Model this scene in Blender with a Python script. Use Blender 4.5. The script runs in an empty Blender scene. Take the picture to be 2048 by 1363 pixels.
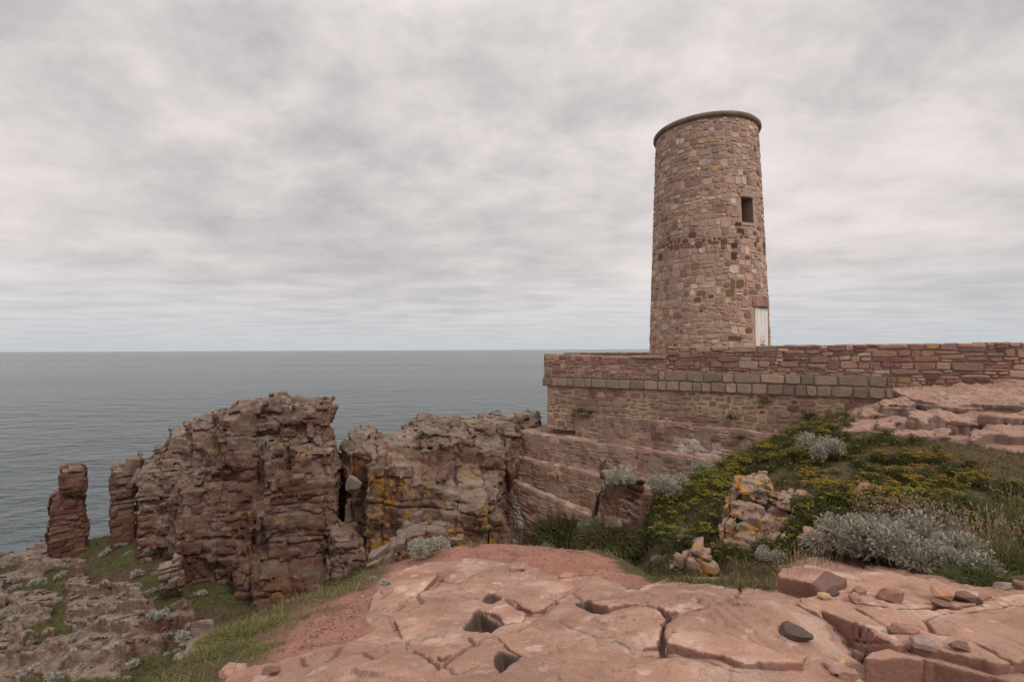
import bpy, math, random
import numpy as np
from mathutils import Vector, Matrix

# ------------------------------------------------------------------ camera, world, sun
scene = bpy.context.scene
C = scene.collection
F = 990.0                      # focal length in photo pixels (2048 wide)
HORIZ = 698.0
PITCH = math.atan((HORIZ - 681.5) / F)
ROLL = math.radians(0.25)
cam_d = bpy.data.cameras.new("camera")
cam_d.sensor_width = 36.0
cam_d.lens = 36.0 * F / 2048.0
cam_d.clip_start = 0.05
cam_d.clip_end = 200000.0
cam = bpy.data.objects.new("camera", cam_d)
C.objects.link(cam)
scene.camera = cam
fwd = Vector((0, math.cos(PITCH), math.sin(PITCH)))
right0 = Vector((1, 0, 0))
up0 = right0.cross(fwd)
right = right0 * math.cos(ROLL) - up0 * math.sin(ROLL)
up = up0 * math.cos(ROLL) + right0 * math.sin(ROLL)
M = Matrix((right, up, -fwd)).transposed().to_4x4()
cam.matrix_world = M
RG, UP, FW = (np.array(v, dtype=np.float64) for v in (right, up, fwd))

SUN_EL, SUN_AZ = math.radians(48), math.radians(142)     # azimuth clockwise from +y
world = bpy.data.worlds.new("World")
scene.world = world
world.use_nodes = True

def build_world():
    nt = world.node_tree
    N, L = nt.nodes, nt.links
    N.clear()
    out = N.new("ShaderNodeOutputWorld")
    sky = N.new("ShaderNodeTexSky")
    sky.sky_type = 'NISHITA'
    sky.sun_disc = False
    sky.sun_elevation = SUN_EL
    sky.sun_rotation = SUN_AZ
    bg1 = N.new("ShaderNodeBackground"); bg1.inputs[1].default_value = 0.10
    L.new(sky.outputs[0], bg1.inputs[0])
    tc = N.new("ShaderNodeTexCoord")
    sep = N.new("ShaderNodeSeparateXYZ"); L.new(tc.outputs["Generated"], sep.inputs[0])
    def math_(op, a, b=None, clamp=False):
        n = N.new("ShaderNodeMath"); n.operation = op; n.use_clamp = clamp
        for i, v in enumerate((a, b)):
            if v is None: continue
            if isinstance(v, (int, float)): n.inputs[i].default_value = v
            else: L.new(v, n.inputs[i])
        return n.outputs[0]
    zc = math_('MAXIMUM', sep.outputs[2], 0.0)
    den = math_('ADD', zc, 0.34)
    den2 = math_('ADD', zc, 0.045)
    cx = math_('DIVIDE', sep.outputs[0], den)
    cy = math_('DIVIDE', sep.outputs[1], den)
    comb = N.new("ShaderNodeCombineXYZ"); L.new(cx, comb.inputs[0]); L.new(cy, comb.inputs[1])
    comb2 = N.new("ShaderNodeCombineXYZ")
    L.new(math_('DIVIDE', sep.outputs[0], den2), comb2.inputs[0]); L.new(math_('DIVIDE', sep.outputs[1], den2), comb2.inputs[1])
    def noise(scale, loc, detail, rough, sx=1.0, sy=1.0, dist=0.0, src=None):
        mp = N.new("ShaderNodeMapping")
        mp.inputs["Location"].default_value = loc
        mp.inputs["Scale"].default_value = (sx, sy, 1)
        mp.inputs["Rotation"].default_value = (0, 0, 0.12)
        L.new((src or comb).outputs[0], mp.inputs[0])
        n = N.new("ShaderNodeTexNoise")
        n.inputs["Scale"].default_value = scale
        n.inputs["Detail"].default_value = detail
        n.inputs["Roughness"].default_value = rough
        n.inputs["Distortion"].default_value = dist
        L.new(mp.outputs[0], n.inputs["Vector"])
        return n.outputs["Fac"]
    big = noise(1.0, (3.1, 1.7, 0), 2, 0.5, 0.8, 1.1)
    mid = noise(3.9, (7.3, 2.2, 0), 10, 0.60, 0.95, 1.15, 0.1)
    low = noise(1.35, (1.3, 5.2, 0), 6, 0.52, 0.75, 1.15, 0.1, comb2)
    # long flat bands of cloud low over the sea, lumps overhead
    lw = math_('SUBTRACT', 1.0, math_('DIVIDE', zc, 0.38), True)
    lw = math_('MULTIPLY', lw, 0.85)
    bl = N.new("ShaderNodeMix"); bl.data_type = 'FLOAT'
    L.new(lw, bl.inputs["Factor"]); L.new(mid, bl.inputs["A"]); L.new(low, bl.inputs["B"])
    s = math_('ADD', math_('MULTIPLY', big, 0.50), math_('MULTIPLY', bl.outputs["Result"], 0.74))
    ramp = N.new("ShaderNodeValToRGB")
    e = ramp.color_ramp.elements
    e[0].position = 0.42; e[0].color = (0.50, 0.475, 0.48, 1)
    e[1].position = 0.82; e[1].color = (0.88, 0.815, 0.80, 1)
    m1 = ramp.color_ramp.elements.new(0.56); m1.color = (0.63, 0.59, 0.588, 1)
    m2 = ramp.color_ramp.elements.new(0.68); m2.color = (0.765, 0.71, 0.70, 1)
    L.new(s, ramp.inputs[0])
    # clearer, bluer air close above the horizon
    hz = math_('SUBTRACT', 1.0, math_('DIVIDE', zc, 0.15), True)
    hz = math_('MULTIPLY', hz, 0.78)
    hc = N.new("ShaderNodeMix"); hc.data_type = 'RGBA'
    L.new(hz, hc.inputs["Factor"])
    L.new(ramp.outputs[0], hc.inputs["A"])
    hc.inputs["B"].default_value = (0.52, 0.565, 0.60, 1)
    # overcast: brighter towards the zenith
    zen = math_('ADD', 1.0, math_('MULTIPLY', math_('SUBTRACT', zc, 0.50, True), 1.3))
    bg2 = N.new("ShaderNodeBackground")
    L.new(hc.outputs["Result"], bg2.inputs[0])
    L.new(zen, bg2.inputs[1])
    # thin gaps in the cloud where the blue sky shows
    gap = N.new("ShaderNodeMapRange"); gap.clamp = True
    gap.inputs["From Min"].default_value = 0.40; gap.inputs["From Max"].default_value = 0.52
    gap.inputs["To Min"].default_value = 0.90; gap.inputs["To Max"].default_value = 0.995
    L.new(s, gap.inputs[0])
    mx = N.new("ShaderNodeMixShader")
    L.new(gap.outputs[0], mx.inputs[0]); L.new(bg1.outputs[0], mx.inputs[1]); L.new(bg2.outputs[0], mx.inputs[2])
    L.new(mx.outputs[0], out.inputs[0])
build_world()

sun_d = bpy.data.lights.new("sun", 'SUN')
sun_d.energy = 1.5
sun_d.angle = math.radians(10)
sun_d.color = (1.0, 0.95, 0.89)
sun = bpy.data.objects.new("sun", sun_d)
C.objects.link(sun)
sd = Vector((math.sin(SUN_AZ) * math.cos(SUN_EL), math.cos(SUN_AZ) * math.cos(SUN_EL), math.sin(SUN_EL)))
sun.rotation_euler = (-sd).to_track_quat('-Z', 'Y').to_euler()

scene.view_settings.view_transform = 'Standard'
scene.view_settings.look = 'None'
scene.view_settings.exposure = 0.0
scene.view_settings.gamma = 1.0
scene.render.engine = 'CYCLES'
scene.cycles.use_denoising = True
scene.cycles.max_bounces = 5
scene.cycles.diffuse_bounces = 3
scene.cycles.glossy_bounces = 2
scene.cycles.transmission_bounces = 2

rng = np.random.default_rng(7)
random.seed(7)

# ------------------------------------------------------------------ helpers
def P(px, py, d):
    """photo pixel + distance along the view axis -> world point (eye at the origin)"""
    return RG * ((px - 1024) / F * d) + UP * ((681.5 - py) / F * d) + FW * d

def ray(px, py):
    v = RG * ((px - 1024) / F) + UP * ((681.5 - py) / F) + FW
    return Vector(v).normalized()

def smooth(a, b, x):
    t = np.clip((x - a) / (b - a), 0, 1)
    return t * t * (3 - 2 * t)

_tabs = {}
def vnoise(p, seed=0):
    if seed not in _tabs:
        _tabs[seed] = np.random.default_rng(1000 + seed).random((32, 32, 32), dtype=np.float32).ravel()
    T = _tabs[seed]
    p = np.asarray(p, dtype=np.float32)
    i = np.floor(p).astype(np.int32)
    f = p - i
    f = f * f * (3 - 2 * f)
    x0, y0, z0 = i[:, 0] & 31, i[:, 1] & 31, i[:, 2] & 31
    x1, y1, z1 = (x0 + 1) & 31, (y0 + 1) & 31, (z0 + 1) & 31
    fx, fy, fz = f[:, 0], f[:, 1], f[:, 2]
    x0 <<= 10; x1 <<= 10; y0 <<= 5; y1 <<= 5
    def lp(a, b, t): return a + (b - a) * t
    c00 = lp(T[x0 + y0 + z0], T[x1 + y0 + z0], fx)
    c10 = lp(T[x0 + y1 + z0], T[x1 + y1 + z0], fx)
    c01 = lp(T[x0 + y0 + z1], T[x1 + y0 + z1], fx)
    c11 = lp(T[x0 + y1 + z1], T[x1 + y1 + z1], fx)
    return lp(lp(c00, c10, fy), lp(c01, c11, fy), fz) * 2 - 1

def fbm(p, sc, octs=3, seed=0, gain=0.5):
    p = np.asarray(p, dtype=np.float32) * np.asarray(sc, dtype=np.float32)
    a, s, tot = 1.0, 0.0, 0.0
    for o in range(octs):
        s = s + a * vnoise(p + 13.7 * o, seed + o)
        tot += a
        a *= gain
        p = p * 2.03
    return s / tot

def hsh(a, b=0, c=0, s=0):
    h = (np.asarray(a).astype(np.int64) * 374761393 + np.asarray(b).astype(np.int64) * 668265263 + np.asarray(c).astype(np.int64) * 2147483647 + s * 974634777) & 0xffffffff
    h = ((h ^ (h >> 13)) * 1274126177) & 0xffffffff
    h = ((h ^ (h >> 16)) * 2246822519) & 0xffffffff
    h ^= h >> 15
    return (h & 0xffffff).astype(np.float32) / 16777216.0

def fastmesh(name, V, loops, totals, col=None, smooth_sh=True):
    me = bpy.data.meshes.new(name)
    V = np.ascontiguousarray(V, dtype=np.float32)
    loops = np.ascontiguousarray(loops, dtype=np.int32)
    totals = np.ascontiguousarray(totals, dtype=np.int32)
    me.vertices.add(len(V)); me.vertices.foreach_set("co", V.ravel())
    me.loops.add(len(loops)); me.loops.foreach_set("vertex_index", loops)
    me.polygons.add(len(totals))
    st = np.concatenate([[0], np.cumsum(totals)[:-1]]).astype(np.int32)
    me.polygons.foreach_set("loop_start", st)
    me.polygons.foreach_set("loop_total", totals)
    me.update(calc_edges=True)
    me.polygons.foreach_set("use_smooth", np.full(len(totals), smooth_sh, dtype=bool))
    if col is not None:
        a = me.attributes.new("Col", 'FLOAT_COLOR', 'POINT')
        c4 = np.ones((len(V), 4), dtype=np.float32); c4[:, :3] = col
        a.data.foreach_set("color", c4.ravel())
    return me

def quads_mesh(name, V, Q, col=None, smooth_sh=True):
    Q = np.asarray(Q)
    return fastmesh(name, V, Q.ravel(), np.full(len(Q), Q.shape[1]), col, smooth_sh)

def link(name, me, mat, loc=(0, 0, 0), parent=None):
    o = bpy.data.objects.new(name, me)
    C.objects.link(o)
    if mat is not None and len(me.materials) == 0: me.materials.append(mat)
    o.location = loc
    if parent is not None: o.parent = parent
    return o

def tag(o, label=None, cat=None, group=None, kind=None):
    if label: o["label"] = label
    if cat: o["category"] = cat
    if group: o["group"] = group
    if kind: o["kind"] = kind
    return o

def based(V):
    """move the origin to the base of a thing"""
    V = np.asarray(V, dtype=np.float64)
    b = np.array([(V[:, 0].min() + V[:, 0].max()) / 2, (V[:, 1].min() + V[:, 1].max()) / 2, V[:, 2].min()])
    return V - b, b

def normals(V, Q):
    n = np.cross(V[Q[:, 2]] - V[Q[:, 0]], V[Q[:, 3 if Q.shape[1] > 3 else 1]] - V[Q[:, 1 if Q.shape[1] > 3 else 2]])
    N = np.zeros_like(V)
    for k in range(Q.shape[1]):
        for a in range(3):
            N[:, a] += np.bincount(Q[:, k], weights=n[:, a], minlength=len(V))
    return N / (np.linalg.norm(N, axis=1, keepdims=True) + 1e-9)

def mixc(a, b, t):
    t = np.asarray(t)[:, None]
    return np.asarray(a) * (1 - t) + np.asarray(b) * t

# ------------------------------------------------------------------ materials
def surf_mat(name, rough=0.9, n1=6.0, v1=0.22, n2=40.0, v2=0.22, bump=0.5, bscale=25.0, bdist=0.03, stretch=(1, 1, 1), spec=0.25, translucent=0.0, base=None):
    m = bpy.data.materials.new(name)
    m.use_nodes = True
    nt = m.node_tree; N, L = nt.nodes, nt.links
    bs = N["Principled BSDF"]
    bs.inputs["Roughness"].default_value = rough
    bs.inputs["Specular IOR Level"].default_value = spec
    if base is None:
        at = N.new("ShaderNodeAttribute"); at.attribute_name = "Col"
        csrc = at.outputs["Color"]
    else:
        rgb = N.new("ShaderNodeRGB"); rgb.outputs[0].default_value = (*base, 1)
        csrc = rgb.outputs[0]
    geo = N.new("ShaderNodeNewGeometry")
    mp = N.new("ShaderNodeMapping"); mp.inputs["Scale"].default_value = stretch
    L.new(geo.outputs["Position"], mp.inputs[0])
    def noise(scale, detail):
        n = N.new("ShaderNodeTexNoise"); n.inputs["Scale"].default_value = scale; n.inputs["Detail"].default_value = detail
        n.inputs["Roughness"].default_value = 0.62
        L.new(mp.outputs[0], n.inputs["Vector"]); return n.outputs["Fac"]
    def mrange(v, a, b):
        r = N.new("ShaderNodeMapRange"); r.inputs["From Min"].default_value = 0.3; r.inputs["From Max"].default_value = 0.7
        r.inputs["To Min"].default_value = a; r.inputs["To Max"].default_value = b
        L.new(v, r.inputs[0]); return r.outputs[0]
    A = mrange(noise(n1, 4), 1 - v1, 1 + v1)
    B = mrange(noise(n2, 3), 1 - v2, 1 + v2)
    mu = N.new("ShaderNodeMath"); mu.operation = 'MULTIPLY'; L.new(A, mu.inputs[0]); L.new(B, mu.inputs[1])
    sc = N.new("ShaderNodeVectorMath"); sc.operation = 'SCALE'
    L.new(csrc, sc.inputs[0]); L.new(mu.outputs[0], sc.inputs["Scale"])
    L.new(sc.outputs[0], bs.inputs["Base Color"])
    if bump > 0:
        bp = N.new("ShaderNodeBump"); bp.inputs["Strength"].default_value = bump; bp.inputs["Distance"].default_value = bdist
        L.new(noise(bscale, 6), bp.inputs["Height"]); L.new(bp.outputs[0], bs.inputs["Normal"])
    if translucent > 0:
        tr = N.new("ShaderNodeBsdfTranslucent"); L.new(sc.outputs[0], tr.inputs[0])
        ms = N.new("ShaderNodeMixShader"); ms.inputs[0].default_value = translucent
        out = N["Material Output"]
        L.new(bs.outputs[0], ms.inputs[1]); L.new(tr.outputs[0], ms.inputs[2]); L.new(ms.outputs[0], out.inputs[0])
    return m

MAT_CLIFF = surf_mat("cliff_sandstone", 0.92, 2.2, 0.18, 14.0, 0.30, 0.7, 9.0, 0.10, (1, 1, 2.2))
MAT_SLAB = surf_mat("slab_sandstone", 0.9, 5.0, 0.12, 75.0, 0.20, 0.5, 40.0, 0.02)
MAT_STONE = surf_mat("loose_stone", 0.88, 9.0, 0.16, 70.0, 0.20, 0.5, 45.0, 0.015)
MAT_MASON = surf_mat("masonry", 0.93, 4.0, 0.14, 22.0, 0.22, 0.6, 18.0, 0.04)
MAT_LEAF = surf_mat("leaf", 0.75, 3.0, 0.10, 30.0, 0.12, 0.0, translucent=0.25)
MAT_SILVER = surf_mat("silver_leaf", 0.9, 3.0, 0.10, 30.0, 0.10, 0.0, translucent=0.12)
MAT_PAINT = surf_mat("white_paint", 0.55, 3.0, 0.05, 12.0, 0.06, 0.15, 20.0, 0.01, (1, 1, 0.3), spec=0.4)

# ------------------------------------------------------------------ sea
def build_sea():
    m = bpy.data.materials.new("sea_water"); m.use_nodes = True
    nt = m.node_tree; N, L = nt.nodes, nt.links
    bs = N["Principled BSDF"]
    bs.inputs["Roughness"].default_value = 0.13
    bs.inputs["IOR"].default_value = 1.33
    geo = N.new("ShaderNodeNewGeometry")
    def noise(scale, sx, sy, det, rot=0.35, rough=0.6):
        mp = N.new("ShaderNodeMapping"); mp.inputs["Scale"].default_value = (sx, sy, 1); mp.inputs["Rotation"].default_value = (0, 0, rot)
        L.new(geo.outputs["Position"], mp.inputs[0])
        n = N.new("ShaderNodeTexNoise"); n.inputs["Scale"].default_value = scale; n.inputs["Detail"].default_value = det
        n.inputs["Roughness"].default_value = rough
        L.new(mp.outputs[0], n.inputs["Vector"]); return n.outputs["Fac"]
    w1 = noise(0.17, 0.55, 1.0, 5, 0.35, 0.55)
    w2 = noise(0.045, 0.5, 1.0, 4, 0.2)
    big = noise(0.0016, 0.3, 1.0, 4, 0.1)
    mx = N.new("ShaderNodeMix"); mx.data_type = 'RGBA'
    mr = N.new("ShaderNodeMapRange"); mr.inputs["From Min"].default_value = 0.35; mr.inputs["From Max"].default_value = 0.65
    L.new(big, mr.inputs[0]); L.new(mr.outputs[0], mx.inputs["Factor"])
    mx.inputs["A"].default_value = (0.070, 0.086, 0.088, 1); mx.inputs["B"].default_value = (0.140, 0.155, 0.153, 1)
    L.new(mx.outputs["Result"], bs.inputs["Base Color"])
    ad = N.new("ShaderNodeMath"); ad.operation = 'MULTIPLY_ADD'; L.new(w2, ad.inputs[0]); ad.inputs[1].default_value = 2.2; L.new(w1, ad.inputs[2])
    bp = N.new("ShaderNodeBump"); bp.inputs["Strength"].default_value = 1.0; bp.inputs["Distance"].default_value = 13.0
    L.new(ad.outputs[0], bp.inputs["Height"]); L.new(bp.outputs[0], bs.inputs["Normal"])
    # one sheet, rows widening towards the horizon
    ys = np.concatenate([[-3000.0, 0.0], np.geomspace(60, 60000, 24)])
    xs = np.concatenate([-np.geomspace(60000, 100, 12), [0.0], np.geomspace(100, 60000, 12)])
    X, Y = np.meshgrid(xs, ys)
    V = np.stack([X.ravel(), Y.ravel(), np.full(X.size, -62.0)], 1)
    nx = len(xs); ny = len(ys)
    I = (np.arange(ny - 1)[:, None] * nx + np.arange(nx - 1)[None]).ravel()
    Q = np.stack([I, I + 1, I + nx + 1, I + nx], 1)
    tag(link("sea", quads_mesh("sea", V, Q), m), kind="structure")
build_sea()

# ------------------------------------------------------------------ implicit rock
def surface_nets(S, org, h):
    s = S < 0
    nx, ny, nz = S.shape
    cs = [(a, b, c) for a in (0, 1) for b in (0, 1) for c in (0, 1)]
    cnt = np.zeros((nx - 1, ny - 1, nz - 1), dtype=np.uint8)
    for a, b, c in cs:
        cnt += s[a:nx - 1 + a, b:ny - 1 + b, c:nz - 1 + c]
    act = (cnt > 0) & (cnt < 8)
    I, J, K = np.nonzero(act)
    ids = np.full(act.shape, -1, dtype=np.int32)
    ids[I, J, K] = np.arange(len(I))
    vals = {c: S[I + c[0], J + c[1], K + c[2]] for c in cs}
    pos = np.zeros((len(I), 3)); n = np.zeros(len(I))
    for a in cs:
        for ax in range(3):
            if a[ax] == 1: continue
            b = list(a); b[ax] = 1; b = tuple(b)
            va, vb = vals[a], vals[b]
            cr = (va < 0) != (vb < 0)
            t = np.where(cr, va / np.where(cr, va - vb, 1), 0)
            w = cr.astype(float)
            for q in range(3):
                pos[:, q] += w * (a[q] + (t if q == ax else 0))
            n += w
    pos /= n[:, None]
    V = (pos + np.stack([I, J, K], 1)) * h + np.asarray(org)
    Qs = []
    for ax in range(3):
        sl0 = [slice(1, -1)] * 3; sl1 = [slice(1, -1)] * 3
        sl0[ax] = slice(0, -1); sl1[ax] = slice(1, None)
        a, b = s[tuple(sl0)], s[tuple(sl1)]
        cr = a != b
        ii = list(np.nonzero(cr))
        flip = a[tuple(ii)]
        o1, o2 = (ax + 1) % 3, (ax + 2) % 3
        for q in range(3):
            if q != ax: ii[q] = ii[q] + 1
        def cell(d1, d2):
            jj = [ii[0], ii[1], ii[2]]
            jj[o1] = jj[o1] - d1; jj[o2] = jj[o2] - d2
            return ids[jj[0], jj[1], jj[2]]
        q = np.stack([cell(1, 1), cell(0, 1), cell(0, 0), cell(1, 0)], 1)
        q[~flip] = q[~flip][:, ::-1]
        Qs.append(q)
    return V, np.concatenate(Qs)

def strata(p, rot=0.35, dip=(0.05, 0.03), tmin=0.12, tmax=0.42, bw=0.8, a_layer=0.16, a_block=0.16, groove=0.10, ew=0.045, col=1.9, a_col=0.35, seed=0, wav=0.22):
    """how far each spot of a bedded, jointed cliff is worn back, with a hash per block"""
    x, y, z = p[:, 0], p[:, 1], p[:, 2]
    n1 = vnoise(p * 0.35, seed + 40)
    n2 = vnoise(p * 1.3, seed + 41)
    w = z + dip[0] * x + dip[1] * y + wav * n1 + 0.05 * n2 + 60
    r = np.random.default_rng(seed + 5)
    tab = np.cumsum(r.uniform(tmin, tmax, 500))
    li = np.searchsorted(tab, w).clip(1, 498)
    dz = np.minimum(w - tab[li - 1], tab[li] - w)
    c, s = math.cos(rot), math.sin(rot)
    u = x * c + y * s + 0.14 * n2 + 0.2 * n1
    v = -x * s + y * c + 0.14 * n2 - 0.2 * n1
    bwl = bw * (0.6 + 0.9 * hsh(li, 3, 0, seed))
    uu = u / bwl + hsh(li, 7, 1, seed) * 9; vv = v / bwl + hsh(li, 9, 2, seed) * 9
    ui, vi = np.floor(uu), np.floor(vv)
    fu, fv = uu - ui, vv - vi
    du = np.minimum(fu, 1 - fu) * bwl; dv = np.minimum(fv, 1 - fv) * bwl
    hb = hsh(li * 131 + ui, vi, li, seed)
    cu = u / col; cv = v / col
    ci, cj = np.floor(cu), np.floor(cv)
    gu, gv = cu - ci, cv - cj
    dc = np.minimum(np.minimum(gu, 1 - gu), np.minimum(gv, 1 - gv)) * col
    hc = hsh(ci, cj, 77, seed)
    e = a_layer * hsh(li, 0, 0, seed + 1) + a_block * hb + a_col * hc
    gz = hsh(np.where(w - tab[li - 1] < tab[li] - w, li, li + 1), 5, 0, seed + 2) ** 3 * 2.4
    # a second, coarser set of blocks, and inclined cracks
    l2 = np.floor(w / (tmax * 2.3) + .4 * n1)
    u2 = u / (bw * 2.7) + hsh(l2, 1, 4, seed) * 7; v2 = v / (bw * 2.7) + hsh(l2, 2, 4, seed) * 7
    e = e + 0.75 * a_block * hsh(np.floor(u2) + 57 * l2, np.floor(v2), 8, seed)
    dd = (0.80 * u + 0.60 * (w - 60) + .3 * v) / 2.3 + 0.15 * n1
    ddi = np.floor(dd); fd = dd - ddi
    e = e + 1.2 * groove * np.exp(-(np.minimum(fd, 1 - fd) * 2.3 / ew) ** 2) * (hsh(ddi, 3, 1, seed) > .4) + 0.35 * a_col * hsh(ddi, ci, 3, seed)
    e = e + gz * groove * np.exp(-(dz / ew) ** 2) + 0.35 * groove * np.exp(-(np.minimum(du, dv) / ew) ** 2)
    e = e + 3.0 * groove * np.exp(-(dc / (ew * 1.05)) ** 2) * (hsh(ci, cj, 5, seed) > .35) - 0.6 * (a_layer + 1.75 * a_block + 1.35 * a_col) * 0.5
    return e, hb, hc, li

def prism(px0, px1, pt0, pt1, pb, d, thick, yaw=0.0, taper=0.04, back=0.0, d1=None, tilt=0.0):
    """a block of rock: left/right photo columns, top rows, base row, distance of its front, depth of the block"""
    if d1 is None:
        tc, t0, t1 = ((px0 + px1) / 2 - 1024) / F, (px0 - 1024) / F, (px1 - 1024) / F
        k = d * (1 + tc * tc)
        d, d1 = k / (1 + tc * t0), k / (1 + tc * t1)
    a, b = P(px0, pt0, d), P(px1, pt1, d1)
    zb = P((px0 + px1) / 2, pb, (d + d1) / 2)[2]
    return dict(a=a, b=b, zb=zb, thick=thick, taper=taper, back=back, tilt=tilt)

def prism_sdf(p, q):
    a, b = q['a'], q['b']
    ux, uy = b[0] - a[0], b[1] - a[1]
    l = math.hypot(ux, uy); ux /= l; uy /= l
    nx, ny = -uy, ux                       # away from the eye
    rx, ry = p[:, 0] - a[0], p[:, 1] - a[1]
    u = rx * ux + ry * uy
    v = rx * nx + ry * ny
    zt = a[2] + (b[2] - a[2]) * np.clip(u / l, 0, 1) + q['back'] * np.clip(v, 0, q['thick'])
    dep = np.clip(zt - p[:, 2], 0, None) * q['taper']
    f = q['tilt'] * np.clip(zt - p[:, 2], 0, None)
    dx = np.abs(u - l / 2) - (l / 2 + dep)
    dv = np.maximum(-(v + dep - f), v - q['thick'] - dep)
    dz = np.maximum(p[:, 2] - zt, q['zb'] - p[:, 2])
    return np.maximum(np.maximum(dx, dv), dz)

def rock_sdf(base_fn, lo, hi, h, st, rough=0.10, rsc=0.9, warp=0.35, wsc=0.5, seed=0, near=None):
    lo = np.asarray(lo, float); hi = np.asarray(hi, float)
    n = np.maximum(np.ceil((hi - lo) / h).astype(int) + 1, 4)
    ax = [lo[k] + h * np.arange(n[k]) for k in range(3)]
    near = near or (st.get('a_layer', .16) + st.get('a_block', .16) + st.get('a_col', .35) + 4 * st.get('groove', .1) + rough + warp) * 0.8 + 2 * h
    # coarse pass
    k = 3
    nc = [int(math.ceil(n[q] / k)) + 1 for q in range(3)]
    axc = [lo[q] + h * k * np.arange(nc[q]) for q in range(3)]
    G = np.stack(np.meshgrid(*axc, indexing='ij'), -1).reshape(-1, 3).astype(np.float32)
    B = base_fn(G).reshape(nc).astype(np.float32)
    S = np.repeat(np.repeat(np.repeat(B, k, 0), k, 1), k, 2)[:n[0], :n[1], :n[2]].copy()
    m = np.abs(S) < near + 2.6 * h * k
    I, J, K = np.nonzero(m)
    p = np.stack([ax[0][I], ax[1][J], ax[2][K]], 1).astype(np.float32)
    wv = warp * np.stack([vnoise(p * wsc, seed + 60), vnoise(p * wsc + 7.7, seed + 61), 0.4 * vnoise(p * wsc + 3.1, seed + 62)], 1)
    b = base_fn(p + wv)
    sel = np.abs(b) < near
    ps = p[sel]
    e, _, _, _ = strata(ps, seed=seed, **st)
    e = e + rough * fbm(ps, rsc, 3, seed + 20) + 0.35 * rough * fbm(ps, rsc * 5, 3, seed + 25, .6)
    b = b.astype(np.float32); b[sel] += e
    S[I, J, K] = b
    # closed at the borders of the box
    S[0] = S[-1] = 1; S[:, 0] = S[:, -1] = 1; S[:, :, 0] = S[:, :, -1] = 1
    return surface_nets(S, lo, h)

RED = np.array((0.125, 0.052, 0.036)); MAUVE = np.array((0.150, 0.092, 0.070)); PALE = np.array((0.315, 0.238, 0.186))
GREYL = np.array((0.225, 0.190, 0.148)); ORANGE = np.array((0.36, 0.175, 0.028)); DARK = np.array((0.060, 0.043, 0.034))
GREENC = np.array((0.080, 0.078, 0.026)); SOILB = np.array((0.110, 0.068, 0.045))

def cliff_colour(V, N, st, seed=0, pale=0.0, orange=0.0, green=0.35, omask=None, redz=None):
    e, hb, hc, li = strata(V, seed=seed, **st)
    n = fbm(V, 0.5, 3, seed + 11)
    nf = fbm(V, 3.5, 3, seed + 14)
    c = mixc(RED, MAUVE, np.clip(0.45 + 0.9 * n + 0.6 * (hb - 0.5), 0, 1))
    # weathered, lichen-grey skin on exposed tops
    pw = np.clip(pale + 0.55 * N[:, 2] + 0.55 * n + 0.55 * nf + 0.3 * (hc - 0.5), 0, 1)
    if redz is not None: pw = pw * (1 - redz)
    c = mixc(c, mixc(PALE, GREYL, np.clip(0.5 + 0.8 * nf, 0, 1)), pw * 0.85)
    c = c * (0.80 + 0.42 * hb)[:, None]
    dk = smooth(0.38, 0.62, fbm(V, (1.6, 1.6, 0.5), 3, seed + 17)) * 0.5
    c = mixc(c, DARK, dk)
    if orange > 0:
        o = smooth(0.06, 0.16, fbm(V, (2.6, 2.6, 2.2), 4, seed + 23, 0.7) - 0.55 + orange) if omask is None else smooth(0.0, 0.12, fbm(V, (1.7, 1.7, 1.3), 5, seed + 23, 0.95) - 0.665 + orange * omask)
        c = mixc(c, ORANGE, o * 0.9)
    if green > 0:
        g = smooth(0.78, 0.95, N[:, 2]) * smooth(0.05, 0.4, fbm(V, 0.8, 3, seed + 29) + green - 0.35)
        c = mixc(c, GREENC, g * 0.9)
    return np.clip(c, 0.01, 1)

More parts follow.
